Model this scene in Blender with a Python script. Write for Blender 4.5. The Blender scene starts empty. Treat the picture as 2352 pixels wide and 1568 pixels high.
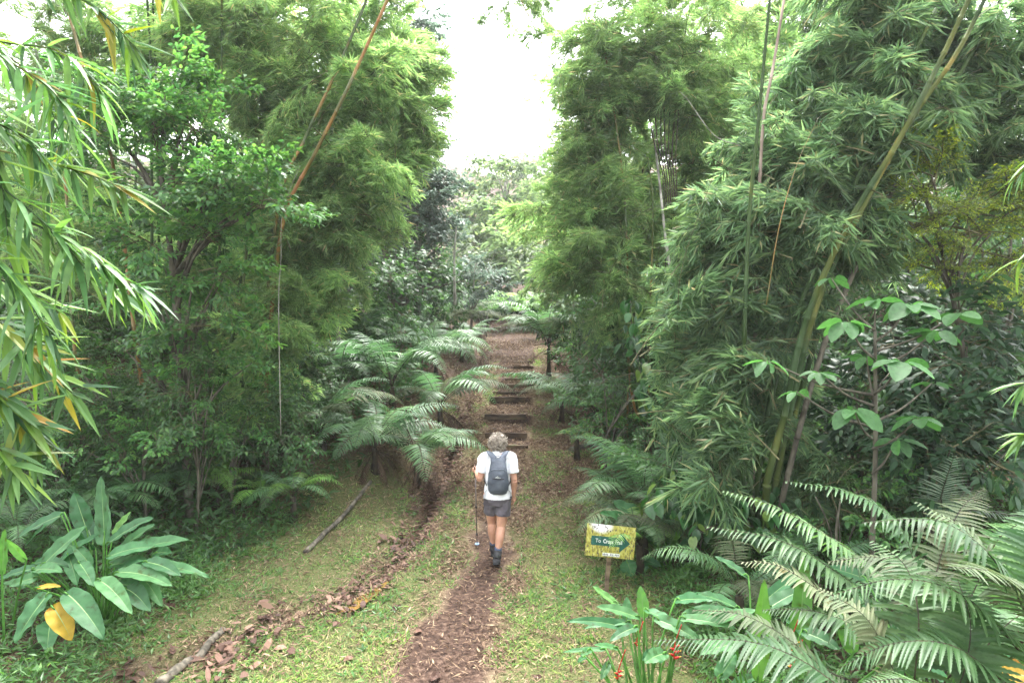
import bpy, math, random
import numpy as np
from mathutils import Vector, Matrix
R = math.radians
SC = bpy.context.scene
COL = SC.collection
rng = np.random.default_rng(7)

# ---------------------------------------------------------------- camera, sky, sun, exposure
CAM_Z, PITCH = 3.45, 4.0
cam = bpy.data.cameras.new('camera'); cam.lens = 24; cam.sensor_width = 36; cam.clip_end = 1500; cam.clip_start = .05
co = bpy.data.objects.new('camera', cam); COL.objects.link(co)
co.location = (0, 0, CAM_Z); co.rotation_euler = (R(90-PITCH), 0, 0); SC.camera = co
w = bpy.data.worlds.new('World'); SC.world = w; w.use_nodes = True
nt = w.node_tree; nt.nodes.clear()
sky = nt.nodes.new('ShaderNodeTexSky'); sky.sky_type = 'NISHITA'; sky.sun_disc = False
sky.sun_elevation = R(62); sky.sun_rotation = R(15); sky.air_density = 1.0; sky.dust_density = 4.0
hs = nt.nodes.new('ShaderNodeHueSaturation'); hs.inputs['Saturation'].default_value = .12; hs.inputs['Value'].default_value = 1.35
bg = nt.nodes.new('ShaderNodeBackground'); bg.inputs['Strength'].default_value = .15
ou = nt.nodes.new('ShaderNodeOutputWorld')
nt.links.new(sky.outputs[0], hs.inputs['Color']); nt.links.new(hs.outputs[0], bg.inputs[0]); nt.links.new(bg.outputs[0], ou.inputs[0])
sl = bpy.data.lights.new('sun', 'SUN'); sl.energy = 1.5; sl.angle = R(25); sl.color = (1, .97, .92)
so = bpy.data.objects.new('sun', sl); COL.objects.link(so); so.rotation_euler = (R(28), 0, R(180-15)) 
SC.view_settings.view_transform = 'Standard'; SC.view_settings.look = 'None'; SC.view_settings.gamma = 1
SC.view_settings.use_curve_mapping = False; SC.view_settings.exposure = 2.7
SC.render.engine = 'CYCLES'
SC.cycles.max_bounces = 10; SC.cycles.diffuse_bounces = 7; SC.cycles.transmission_bounces = 7; SC.cycles.glossy_bounces = 2
SC.cycles.volume_bounces = 1
SC.cycles.use_denoising = True

HAZE = .0007
F = 1568.0
def P(px, py, d):
    u = (px-1176)/F; v = (784-py)/F
    th = R(PITCH); dy = math.cos(th)+v*math.sin(th); dz = v*math.cos(th)-math.sin(th)
    return np.array([u*d/dy, d, CAM_Z+dz*d/dy])

# ---------------------------------------------------------------- ground shape
DY = [6.0, 6.56, 7.8, 8.87, 9.7, 10.7, 12, 14.2, 17.2, 21, 26]; DX = [-3.5, -2.83, -1.72, -1.42, -1.36, -1.3, -1.22, -1.15, -1.1, -1.05, -1.2]
PY = [0, 5, 6, 8.8, 14.4, 18.5, 24, 28, 32, 38]; PX = [-1.2, -.8, -.68, -.31, -.1, .1, .15, -.3, -1.2, -3]
ZY = [-30, 1.5, 4.6, 9, 11.5, 14.4, 16, 18, 20.5, 24, 28, 32, 45, 60, 80, 140]
ZZ = [2.0, 1.75, 0, 0, .22, .60, .82, 1.15, 1.5, 1.85, 2.05, 2.1, 3.4, 6, 10, 22]
def ditch_x(y): return np.interp(y, DY, DX)
def path_x(y): return np.interp(y, PY, PX)
def ss(a, b, x):
    t = np.clip((x-a)/(b-a), 0, 1); return t*t*(3-2*t)
def vnoise(x, y, s, seed=0):
    x = x/s+seed*17.3; y = y/s+seed*9.1
    xi = np.floor(x); yi = np.floor(y); fx = x-xi; fy = y-yi
    fx = fx*fx*(3-2*fx); fy = fy*fy*(3-2*fy)
    h = lambda a, b: (np.sin(a*127.1+b*311.7+seed*7.7)*43758.5453) % 1.0
    return (h(xi, yi)*(1-fx)+h(xi+1, yi)*fx)*(1-fy)+(h(xi, yi+1)*(1-fx)+h(xi+1, yi+1)*fx)*fy
def Hs(x, y):
    x = np.asarray(x, float); y = np.asarray(y, float)
    z = (np.interp(y-.5, ZY, ZZ)+np.interp(y+.5, ZY, ZZ)+np.interp(y, ZY, ZZ))/3
    dx = ditch_x(y)
    k = ss(9.3, 12, y)
    z = z + ss(9.8, 12.5, y-.25*x*0)*.75*ss(.3, 1.3, dx-x)                        # bank beyond the ditch
    z = z + .28*np.clip(-x-4.2, 0, 12)*ss(3, 6, y)
    z = z + .30*np.clip(x-1.9-.02*y, 0, 9)*ss(3, 6, y)
    return z
# sleepers of the stair: (row, x0, x1) in the 2352-wide photograph
STEP_ROWS = [(1030, 1112, 1206), (1006, 1112, 1206), (965, 1112, 1203), (918, 1122, 1203), (904, 1129, 1203), (887, 1146, 1220), (871, 1161, 1221), (861, 1153, 1221), (845, 1178, 1222), (832, 1180, 1222)]
def ground_hit(px, py, fn=Hs):
    lo = 2.0
    for d in np.arange(2.0, 60, .02):
        p = P(px, py, d)
        if p[2] <= float(fn(p[0], p[1])): return p
    return P(px, py, 60)
STEPS = []
for (row, x0, x1) in STEP_ROWS:
    p = ground_hit((x0+x1)/2, row); STEPS.append((p[1], P(x0, row, p[1])[0], P(x1, row, p[1])[0]))
SY = np.array([s[0] for s in STEPS])
def H(x, y):
    z = Hs(x, y)
    x = np.asarray(x, float); y = np.asarray(y, float)
    # stair treads: hold the level of the ground between two sleepers
    cx = path_x(y)+.02
    m = 1-ss(.5, .62, np.abs(x-cx))
    idx = np.clip(np.searchsorted(SY, y, side='right')-1, -1, len(SY)-1)
    a = np.where(idx >= 0, SY[np.maximum(idx, 0)], 0); b = np.where(idx+1 < len(SY), SY[np.minimum(idx+1, len(SY)-1)], SY[-1]+1)
    inst = (idx >= 0) & (idx < len(SY)-1)
    tread = Hs(cx, (a+b)*.5)
    z = np.where(inst, z*(1-m)+tread*m, z)
    dx = ditch_x(y)
    depth = .15+.2*ss(9.3, 11, y)
    z = z-depth*np.exp(-((x-dx)/.14)**2)+.05*np.exp(-((x-dx-.32)/.16)**2)*ss(5.8, 6.6, y)*(1-ss(12, 16, y))*ss(5.8, 6.6, y)*(1-ss(22, 26, y))
    z = z-.035*np.exp(-((x-cx)/.4)**2)*(1-ss(10, 12, y))
    z = z+.05*(vnoise(x, y, .9, 1)-.5)+.025*(vnoise(x, y, .25, 2)-.5)
    return z
def G(px, py): return ground_hit(px, py, H)
def gz(x, y): return float(H(x, y))

# ---------------------------------------------------------------- materials
def mat(name):
    m = bpy.data.materials.new(name); m.use_nodes = True; n = m.node_tree; n.nodes.clear()
    o = n.nodes.new('ShaderNodeOutputMaterial'); b = n.nodes.new('ShaderNodeBsdfPrincipled')
    n.links.new(b.outputs[0], o.inputs[0]); return m, n, b, o
def leaf_mat(name, stops, rough=.45, trans=.35, tcol=None, var=.35, spec=.5, mott=0):
    m, n, b, o = mat(name)
    at = n.nodes.new('ShaderNodeAttribute'); at.attribute_name = 'tint'
    r = n.nodes.new('ShaderNodeValToRGB'); e = r.color_ramp.elements
    while len(e) < len(stops): e.new(.5)
    for k, (p, c) in enumerate(stops): e[k].position = p; e[k].color = (*c, 1)
    n.links.new(at.outputs['Fac'], r.inputs[0])
    oi = n.nodes.new('ShaderNodeObjectInfo'); mr = n.nodes.new('ShaderNodeMapRange')
    mr.inputs[3].default_value = 1-var; mr.inputs[4].default_value = 1+var
    n.links.new(oi.outputs['Random'], mr.inputs[0])
    h = n.nodes.new('ShaderNodeHueSaturation'); n.links.new(r.outputs[0], h.inputs['Color']); n.links.new(mr.outputs[0], h.inputs['Value'])
    if mott:
        tc = n.nodes.new('ShaderNodeTexCoord'); no = n.nodes.new('ShaderNodeTexNoise'); no.inputs['Scale'].default_value = mott; no.inputs['Detail'].default_value = 6
        n.links.new(tc.outputs['Object'], no.inputs['Vector']); rr = n.nodes.new('ShaderNodeValToRGB'); e = rr.color_ramp.elements
        e[0].position = .30; e[0].color = (.55, .42, .22, 1); e[1].position = .40; e[1].color = (.8, .82, .8, 1); k = e.new(.7); k.color = (1.15, 1.12, 1.1, 1)
        n.links.new(no.outputs['Fac'], rr.inputs[0]); mu = n.nodes.new('ShaderNodeMix'); mu.data_type = 'RGBA'; mu.blend_type = 'MULTIPLY'; mu.inputs[0].default_value = 1
        n.links.new(r.outputs[0], mu.inputs[6]); n.links.new(rr.outputs[0], mu.inputs[7]); n.links.new(mu.outputs[2], h.inputs['Color'])
    n.links.new(h.outputs[0], b.inputs['Base Color'])
    b.inputs['Roughness'].default_value = rough; b.inputs['Specular IOR Level'].default_value = spec
    if trans:
        t = n.nodes.new('ShaderNodeBsdfTranslucent'); h2 = n.nodes.new('ShaderNodeHueSaturation')
        h2.inputs['Hue'].default_value = .485; h2.inputs['Saturation'].default_value = 1.15; h2.inputs['Value'].default_value = 2.0
        n.links.new(h.outputs[0], h2.inputs['Color']); n.links.new(h2.outputs[0], t.inputs[0])
        mx = n.nodes.new('ShaderNodeMixShader'); mx.inputs[0].default_value = trans
        n.links.new(b.outputs[0], mx.inputs[1]); n.links.new(t.outputs[0], mx.inputs[2]); n.links.new(mx.outputs[0], o.inputs[0])
    return m
def noise_mat(name, c1, c2, scale=8, rough=.85, stretch=(1, 1, 1), c3=None, bump=.3, detail=6, spec=.3, contrast=(.35, .65)):
    m, n, b, o = mat(name)
    tc = n.nodes.new('ShaderNodeTexCoord'); mp = n.nodes.new('ShaderNodeMapping'); mp.inputs['Scale'].default_value = stretch
    no = n.nodes.new('ShaderNodeTexNoise'); no.inputs['Scale'].default_value = scale; no.inputs['Detail'].default_value = detail
    n.links.new(tc.outputs['Object'], mp.inputs[0]); n.links.new(mp.outputs[0], no.inputs['Vector'])
    r = n.nodes.new('ShaderNodeValToRGB'); e = r.color_ramp.elements
    e[0].position, e[1].position = contrast; e[0].color = (*c1, 1); e[1].color = (*c2, 1)
    if c3: k = e.new(contrast[1]+.08); k.color = (*c3, 1)
    n.links.new(no.outputs['Fac'], r.inputs[0]); n.links.new(r.outputs[0], b.inputs['Base Color'])
    b.inputs['Roughness'].default_value = rough; b.inputs['Specular IOR Level'].default_value = spec
    if bump:
        bp = n.nodes.new('ShaderNodeBump'); bp.inputs['Strength'].default_value = bump; bp.inputs['Distance'].default_value = .01
        n.links.new(no.outputs['Fac'], bp.inputs['Height']); n.links.new(bp.outputs[0], b.inputs['Normal'])
    return m
def flat_mat(name, c, rough=.6, spec=.4, metal=0):
    return noise_mat(name, tuple(v*.85 for v in c), tuple(min(1, v*1.1) for v in c), 30, rough, bump=.08, spec=spec)

M = {}
M['bamboo'] = leaf_mat('bamboo_leaf', [(0, (.09, .165, .068)), (.5, (.155, .255, .10)), (.93, (.24, .35, .135)), (.99, (.36, .32, .16))], .48, .56, spec=.4)
M['bamboo_cool'] = leaf_mat('bamboo_leaf_cool', [(0, (.062, .12, .06)), (.5, (.11, .195, .092)), (.95, (.18, .275, .12)), (.995, (.30, .27, .15))], .45, .46)
M['bamboo_near'] = leaf_mat('bamboo_leaf_near', [(0, (.05, .12, .055)), (.45, (.085, .19, .06)), (.9, (.15, .28, .05)), (.97, (.33, .30, .06)), (1, (.30, .16, .04))], .5, .32, var=.3, spec=.3, mott=5)
M['bush'] = leaf_mat('bush_leaf', [(0, (.035, .10, .035)), (.6, (.065, .165, .045)), (1, (.115, .24, .06))], .42, .42, spec=.4)
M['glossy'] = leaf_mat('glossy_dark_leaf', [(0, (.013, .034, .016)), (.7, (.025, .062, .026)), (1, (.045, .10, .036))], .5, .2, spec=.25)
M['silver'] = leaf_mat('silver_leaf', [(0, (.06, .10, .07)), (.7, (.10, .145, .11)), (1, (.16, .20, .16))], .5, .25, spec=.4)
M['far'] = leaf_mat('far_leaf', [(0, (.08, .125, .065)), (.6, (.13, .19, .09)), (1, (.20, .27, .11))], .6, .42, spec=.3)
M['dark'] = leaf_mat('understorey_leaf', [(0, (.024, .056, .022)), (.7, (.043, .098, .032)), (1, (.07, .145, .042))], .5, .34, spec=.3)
M['lime'] = leaf_mat('lime_leaf', [(0, (.07, .13, .03)), (.6, (.16, .24, .04)), (1, (.30, .36, .05))], .5, .4)
M['fern'] = leaf_mat('fern_frond', [(0, (.045, .10, .045)), (.6, (.07, .15, .06)), (1, (.11, .20, .075))], .42, .33, spec=.4)
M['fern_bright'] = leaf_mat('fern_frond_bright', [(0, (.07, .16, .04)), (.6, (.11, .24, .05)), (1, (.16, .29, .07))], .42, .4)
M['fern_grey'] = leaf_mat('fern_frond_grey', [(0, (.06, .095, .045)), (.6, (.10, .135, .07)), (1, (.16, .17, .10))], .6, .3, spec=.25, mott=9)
M['fern_near'] = leaf_mat('fern_frond_near', [(0, (.035, .095, .035)), (.6, (.065, .145, .05)), (1, (.10, .19, .065))], .5, .33, spec=.35, mott=12)
M['paddle'] = leaf_mat('paddle_leaf', [(0, (.035, .115, .045)), (.6, (.05, .145, .055)), (1, (.07, .175, .065))], .5, .28, spec=.28, var=.22, mott=14)
M['paddle_light'] = leaf_mat('paddle_leaf_light', [(0, (.08, .21, .05)), (.6, (.11, .26, .06)), (1, (.15, .30, .09))], .5, .4, spec=.3, var=.2, mott=14)
M['paddle_yellow'] = leaf_mat('paddle_leaf_yellow', [(0, (.24, .15, .015)), (.7, (.34, .23, .025)), (1, (.15, .09, .03))], .6, .15, spec=.2, mott=9)
M['midrib'] = flat_mat('pale_midrib', (.16, .27, .09), .5)
M['bigleaf'] = leaf_mat('large_shrub_leaf', [(0, (.04, .12, .035)), (.6, (.06, .165, .048)), (1, (.085, .20, .06))], .6, .4, var=.2, mott=6)
M['vine'] = leaf_mat('vine_leaf', [(0, (.02, .075, .022)), (.6, (.035, .12, .03)), (.93, (.06, .16, .035)), (1, (.3, .25, .04))], .32, .28, mott=5)
M['grass'] = leaf_mat('grass_blade', [(0, (.07, .15, .045)), (.45, (.125, .235, .075)), (.75, (.20, .29, .085)), (.95, (.40, .36, .20))], .5, .35, var=0)
M['cover'] = leaf_mat('ground_cover_leaf', [(0, (.035, .095, .025)), (.6, (.07, .17, .04)), (1, (.13, .24, .07))], .42, .35, var=0)
M['litter'] = leaf_mat('dry_litter', [(0, (.06, .035, .025)), (.45, (.14, .09, .06)), (.8, (.26, .185, .12)), (1, (.40, .32, .21))], .8, 0, var=0, spec=.15)
M['dryleaf'] = leaf_mat('fallen_leaf', [(0, (.06, .035, .028)), (.5, (.125, .072, .052)), (1, (.22, .14, .10))], .7, .05, var=.3, spec=.2)
M['twig'] = noise_mat('twig', (.05, .05, .025), (.12, .11, .05), 20, .8)
M['bark'] = noise_mat('bark', (.035, .03, .022), (.13, .12, .09), 14, .9, (1, 1, .35), bump=.6)
M['pale_bark'] = noise_mat('pale_bark', (.12, .11, .09), (.34, .33, .29), 12, .85, (1, 1, .4), bump=.4)
M['stipe'] = noise_mat('dark_stipe', (.015, .012, .01), (.05, .04, .02), 12, .8)
M['dead'] = leaf_mat('dead_frond', [(0, (.03, .02, .015)), (1, (.10, .065, .045))], .85, 0, spec=.1)
M['culm_o'] = noise_mat('culm_orange', (.045, .07, .022), (.22, .125, .03), 2.2, .5, (1, 1, .5), c3=(.27, .13, .05), bump=.05, spec=.4, contrast=(.4, .56))
M['culm_g'] = noise_mat('culm_green', (.015, .035, .013), (.04, .07, .02), 3, .7, (1, 1, .3), c3=(.12, .13, .025), bump=.05, spec=.2, contrast=(.3, .62))
M['culm_y'] = noise_mat('culm_yellow', (.025, .05, .016), (.085, .10, .025), 2.6, .7, (1, 1, .4), c3=(.24, .17, .04), bump=.05, spec=.2, contrast=(.4, .62))
M['culm_grey'] = noise_mat('culm_dead', (.14, .10, .08), (.33, .27, .22), 4, .8, (1, 1, .3), bump=.2)
M['wood'] = noise_mat('weathered_wood', (.06, .042, .028), (.22, .165, .11), 18, .9, (1, 1, .15), c3=(.10, .12, .05), bump=.6)
M['log'] = noise_mat('log_wood', (.05, .045, .035), (.20, .175, .135), 14, .9, (1, 1, .3), c3=(.08, .10, .04), bump=.8, contrast=(.4, .7))
M['sleeper'] = noise_mat('sleeper_wood', (.03, .02, .015), (.12, .085, .055), 9, .95, (.3, 1, 1), c3=(.08, .085, .04), bump=.8)

# ---------------------------------------------------------------- mesh building
class MB:
    def __init__(s): s.V = []; s.T = []; s.m = []; s.t = []; s.n = 0; s.mats = []
    def add(s, V, T, m, tint=.5):
        V = np.asarray(V, float).reshape(-1, 3); T = np.asarray(T, int).reshape(-1, 3)
        if m not in s.mats: s.mats.append(m)
        s.V.append(V); s.T.append(T+s.n); s.m.append(np.full(len(T), s.mats.index(m)))
        s.t.append(np.broadcast_to(np.asarray(tint, float), (len(V),)).copy()); s.n += len(V)
    def mesh(s, name, smooth=False, off=None):
        V = np.concatenate(s.V); T = np.concatenate(s.T); mi = np.concatenate(s.m); tt = np.concatenate(s.t)
        if off is not None: V = V-np.asarray(off)
        me = bpy.data.meshes.new(name)
        me.vertices.add(len(V)); me.vertices.foreach_set('co', V.ravel().astype(np.float32))
        me.loops.add(len(T)*3); me.loops.foreach_set('vertex_index', T.ravel().astype(np.int32))
        me.polygons.add(len(T)); me.polygons.foreach_set('loop_start', np.arange(0, len(T)*3, 3, dtype=np.int32))
        me.polygons.foreach_set('loop_total', np.full(len(T), 3, np.int32))
        me.polygons.foreach_set('material_index', mi.astype(np.int32))
        me.polygons.foreach_set('use_smooth', np.full(len(T), smooth))
        a = me.attributes.new('tint', 'FLOAT', 'POINT'); a.data.foreach_set('value', tt.astype(np.float32))
        for k in s.mats: me.materials.append(M[k] if isinstance(k, str) else k)
        me.update(calc_edges=True); return me
def link(name, data, parent=None, loc=(0, 0, 0), rot=(0, 0, 0), sc=None):
    o = bpy.data.objects.new(name, data); COL.objects.link(o); o.location = loc; o.rotation_euler = rot
    if sc is not None: o.scale = (sc, sc, sc) if np.isscalar(sc) else sc
    if parent: o.parent = parent
    return o
def thing(name, label, cat, loc, group=None, rz=0):
    o = link(name, None, None, loc, (0, 0, rz)); o['label'] = label; o['category'] = cat
    if group: o['group'] = group
    o.empty_display_size = .2
    return o
def tag(o, label, cat, group=None):
    o['label'] = label; o['category'] = cat
    if group: o['group'] = group
    return o
def part(name, mb, parent, smooth=False, world=True, label=None):
    off = np.array(parent.location) if world else None
    o = link(name, mb.mesh(name, smooth, off), parent)
    if label: o['label'] = label
    return o
def norm(v): 
    v = np.asarray(v, float); return v/np.maximum(np.linalg.norm(v, axis=-1, keepdims=True), 1e-9)
def tube(pts, rad, k=6, cap=True):
    pts = np.asarray(pts, float); n = len(pts); rad = np.broadcast_to(rad, (n,))
    tg = norm(np.gradient(pts, axis=0)); ref = np.array([0, 0, 1.]) if abs(tg[0][2]) < .9 else np.array([1., 0, 0])
    a = norm(np.cross(tg, ref)); b = np.cross(tg, a)
    th = np.arange(k)*2*np.pi/k
    V = pts[:, None]+rad[:, None, None]*(a[:, None]*np.cos(th)[None, :, None]+b[:, None]*np.sin(th)[None, :, None])
    i = np.arange(n-1)[:, None]*k; j = np.arange(k)[None]; j2 = (j+1) % k
    q = np.stack([i+j, i+j2, i+k+j2, i+k+j], -1).reshape(-1, 4)
    T = np.concatenate([q[:, [0, 1, 2]], q[:, [0, 2, 3]]])
    V = V.reshape(-1, 3)
    if cap:
        V = np.concatenate([V, pts[:1], pts[-1:]]); c = n*k
        e = [(c, (m+1) % k, m) for m in range(k)]+[(c+1, (n-1)*k+m, (n-1)*k+(m+1) % k) for m in range(k)]
        T = np.concatenate([T, e])
    return V, T
def spline(pts, n):
    pts = np.asarray(pts, float); p = np.vstack([2*pts[0]-pts[1], pts, 2*pts[-1]-pts[-2]]); m = len(pts)-1
    out = []
    for t in np.linspace(0, m-1e-6, n):
        i = int(t); f = t-i; a, b, c, d = p[i:i+4]
        out.append(.5*((2*b)+(-a+c)*f+(2*a-5*b+4*c-d)*f*f+(-a+3*b-3*c+d)*f**3))
    return np.array(out)
def leaf_geo(base, d, up, L, W, shape='diamond', fold=.25, droop=0.):
    """vectorised leaves; base (n,3), d direction, up face normal"""
    base = np.atleast_2d(base).astype(float); n = len(base)
    d = norm(np.broadcast_to(d, (n, 3))); up = np.broadcast_to(up, (n, 3)); s = norm(np.cross(d, up)); nr = np.cross(s, d)
    L = np.broadcast_to(L, (n,))[:, None]; W = np.broadcast_to(W, (n,))[:, None]; droop = np.broadcast_to(droop, (n,))[:, None]
    dz = np.array([0, 0, -1.])
    def st(t, wd, lift=0): return base+d*L*t+dz*droop*L*t*t+s*W*.5*wd+nr*W*lift
    if shape == 'diamond':
        V = np.stack([st(0, 0), st(.38, -1, fold), st(.38, 1, fold), st(1, 0)], 1); T = np.array([[0, 3, 1], [0, 2, 3]])
    elif shape == 'hex':
        V = np.stack([st(0, 0), st(.28, -.9, fold), st(.28, .9, fold), st(.68, -.8, fold), st(.68, .8, fold), st(1, 0)], 1)
        T = np.array([[0, 2, 1], [1, 2, 4], [1, 4, 3], [3, 4, 5]])
    else:   # list of (t, width) stations with a folded midrib
        pts = [st(0, 0)]
        for (t, wd) in shape: pts += [st(t, -wd, fold*wd), st(t, 0), st(t, wd, fold*wd)]
        pts.append(st(1, 0)); V = np.stack(pts, 1); k = len(shape); T = [[0, 2, 1], [0, 3, 2]]
        for i in range(k-1):
            a = 1+3*i; b = a+3; T += [[a, a+1, b+1], [a, b+1, b], [a+1, a+2, b+2], [a+1, b+2, b+1]]
        a = 1+3*(k-1); T += [[a, a+1, a+4-1], [a+1, a+2, a+3]]; T = np.array(T)
    nv = V.shape[1]
    TT = (T[None]+np.arange(n)[:, None, None]*nv).reshape(-1, 3)
    return V.reshape(-1, 3), TT, nv
def add_leaves(mb, m, base, d, up, L, W, shape='diamond', fold=.25, droop=0., tint=None, r=rng):
    V, T, nv = leaf_geo(base, d, up, L, W, shape, fold, droop)
    n = len(V)//nv
    if tint is None: tint = r.random(n)
    mb.add(V, T, m, np.repeat(tint, nv))

# ---------------------------------------------------------------- leafy branch prototypes (axis along +X, gravity -Z)
LANCE = [(.12, .75), (.35, 1), (.7, .6)]
def bamboo_branch(seed, L=1.7, nt=46, leafL=.18, leafW=.0165, m='bamboo', droop=.3, fans=3, shape='diamond', spread=1.05, dn=.12):
    r = np.random.default_rng(seed); mb = MB()
    t = np.linspace(0, 1, 9); ax = np.stack([L*t*(1-.12*t), .06*L*np.sin(t*4+seed), L*(.38*t-droop*t*t)], 1)
    mb.add(*tube(ax, np.linspace(.008, .002, 9), 3), 'twig')
    B = []; D = []; U = []
    for i in range(nt):
        tt = .12+.88*(i+r.random())/nt; o = np.array([np.interp(tt, t, ax[:, k]) for k in range(3)])
        yaw = r.choice([-1, 1])*r.uniform(.2, 1.35); pit = r.uniform(-.5, .7)
        dr = np.array([math.cos(yaw)*math.cos(pit), math.sin(yaw)*math.cos(pit), math.sin(pit)])
        tl = r.uniform(.15, .5)*(1.15-.5*tt)*L/1.7
        tp = [o+dr*tl*s+np.array([0, 0, -.55*tl*s*s]) for s in np.linspace(0, 1, 4)]
        mb.add(*tube(tp, .0018, 3, False), 'twig')
        for f in range(fans):
            s = 1-.33*f*r.uniform(.7, 1.1); fo = o+dr*tl*s+np.array([0, 0, -.55*tl*s*s])
            n = r.integers(5, 9); hd = norm(dr+np.array([0, 0, .25-1.0*s*r.random()]))
            side = norm(np.cross(hd, [0, 0, 1])+r.normal(0, .35, 3))
            for a in np.linspace(-spread, spread, n)+r.normal(0, .1, n):
                ld = hd*math.cos(a)+side*math.sin(a)+np.array([0, 0, -dn])+r.normal(0, .09, 3); B.append(fo+r.normal(0, .012, 3)); D.append(ld)
                U.append(np.cross(side, hd)*-1+r.normal(0, .25, 3))
    B = np.array(B); D = np.array(D); U = np.array(U); U[:, 2] = np.abs(U[:, 2])+.2; n = len(B)
    add_leaves(mb, m, B, D, U, leafL*r.uniform(.65, 1.15, n), leafW*r.uniform(.8, 1.2, n), shape, .2, r.uniform(0, .3, n), r=r)
    return mb.mesh('leafy_branch')
def broad_branch(seed, L=1.2, nt=16, leafL=.1, leafW=.05, m='bush', per=7, flat=.35, shape='hex', rise=.15, tw=.45):
    r = np.random.default_rng(seed); mb = MB()
    t = np.linspace(0, 1, 7); ax = np.stack([L*t, .08*L*np.sin(t*3+seed), L*(rise*t-.25*t*t)], 1)
    mb.add(*tube(ax, np.linspace(.012, .003, 7), 4), 'twig')
    B = []; D = []
    for i in range(nt):
        tt = .15+.85*(i+r.random())/nt; o = np.array([np.interp(tt, t, ax[:, k]) for k in range(3)])
        yaw = (1 if i % 2 else -1)*r.uniform(.3, 1.3); pit = r.normal(0, flat)
        dr = np.array([math.cos(yaw)*math.cos(pit), math.sin(yaw)*math.cos(pit), math.sin(pit)]); tl = tw*L*(1.1-.6*tt)*r.uniform(.6, 1)
        mb.add(*tube([o, o+dr*tl], .0025, 3, False), 'twig')
        for s in np.linspace(.2, 1, per):
            a = yaw+r.uniform(-1.3, 1.3); B.append(o+dr*tl*s+r.normal(0, .012, 3)); D.append([math.cos(a), math.sin(a), r.normal(-.25, .35)])
    B = np.array(B); D = np.array(D); n = len(B); U = np.array([0, 0, 1.])+r.normal(0, .35, (n, 3))
    add_leaves(mb, m, B, D, U, leafL*r.uniform(.6, 1.2, n), leafW*r.uniform(.75, 1.2, n), shape, .15, r.uniform(0, .35, n), r=r)
    return mb.mesh('leafy_branch')
def fern_frond(mb, pts, m, pinL, pinW, npin=34, serr=False, hang=.5, rrad=.006, stipe=.18, r=rng, taper=.55, fwd=.35):
    """frond along a curve given by points; pinnae on both sides"""
    C = spline(pts, 28); seg = np.linalg.norm(np.diff(C, axis=0), axis=1); cl = np.concatenate([[0], np.cumsum(seg)]); tot = cl[-1]
    mb.add(*tube(C, np.linspace(rrad, rrad*.25, 28), 4), 'stipe' if m != 'dead' else 'dead', .3)
    tt = np.linspace(stipe, .99, npin); pos = np.stack([np.interp(tt*tot, cl, C[:, k]) for k in range(3)], 1)
    tg = np.stack([np.interp(tt*tot, cl, norm(np.gradient(C, axis=0))[:, k]) for k in range(3)], 1); tg = norm(tg)
    side = norm(np.cross(tg, np.array([0, 0, 1.])+1e-3)); nr = np.cross(side, tg)
    u = (tt-stipe)/(1-stipe); prof = np.clip(np.minimum((u+.12)/.38, 1), 0, 1)*np.clip((1-u)/taper, 0, 1)**.75
    tint0 = r.uniform(.2, .8)
    for sg in (-1, 1):
        d = side*sg+tg*fwd+r.normal(0, .07, (npin, 3)); Ls = pinL*prof*r.uniform(.88, 1.08, npin)+.01
        if serr: sh = [(t, (1 if k % 2 else .62)*(1-t)**.45*min(1, t*9+.5)) for k, t in enumerate(np.linspace(.03, .95, 19))]
        else: sh = [(.08, .9), (.4, 1), (.75, .65)]
        add_leaves(mb, m, pos, d, nr+r.normal(0, .12, (npin, 3)), Ls, pinW*np.clip(prof, .35, 1), sh, .12, hang*r.uniform(.7, 1.3, npin), np.clip(tint0+r.normal(0, .15, npin), 0, 1), r)
def frond_proto(seed, m, L=1.5, pinL=.27, pinW=.028, npin=36, el=60, bend=1.35, hang=.35):
    r = np.random.default_rng(seed); mb = MB(); t = np.linspace(0, 1, 8); a = R(el)-bend*R(90)*t**1.15
    st = L/7; x = np.concatenate([[0], np.cumsum(np.cos(a[:-1])*st)]); z = np.concatenate([[0], np.cumsum(np.sin(a[:-1])*st)])
    y = .1*L*(r.random()-.5)*t*t
    fern_frond(mb, np.stack([x, y, z], 1), m, pinL, pinW, npin, hang=hang, r=r)
    return mb.mesh('frond')
def paddle(mb, base, d, up, L, W, m, droop=.3, wave=.06, pet=.0, r=rng, tip=1.6, petr=.006):
    """broad leaf with pale midrib, side veins as shallow ribs"""
    base = np.asarray(base, float); d = norm(d); s = norm(np.cross(d, up)); nr = np.cross(s, d); k = 21; ac = [-1, -.55, -.045, .045, .55, 1]
    ph = r.random()*6; V = []; tn = []; t0 = r.random()
    for i, t in enumerate(np.linspace(0, 1, k)):
        wd = W*.5*(math.sin(math.pi*min(1, t**.75*.98+.02))**.62 if 0 < t < 1 else .02)
        c = base+d*L*t+np.array([0, 0, -droop*L*t*t])
        for a in ac:
            lift = .28*abs(a)*wd+(wave*W*math.sin(i*1.05+ph+a*1.5))*abs(a)+(.016*W if (i % 2 and abs(a) > .3) else 0)
            aw = a if abs(a) > .1 else a*min(1, (1.1-t))
            V.append(c+s*wd*aw+nr*lift); tn.append(t0)
    n = len(ac); blade = []; rib = []
    for i in range(k-1):
        for j in range(n-1):
            q = [i*n+j, i*n+j+1, (i+1)*n+j+1, (i+1)*n+j]; (rib if j == 2 else blade).extend([[q[0], q[1], q[2]], [q[0], q[2], q[3]]])
    mb.add(V, blade, m, tn); mb.add(V, rib, 'midrib')
    return mb
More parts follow.
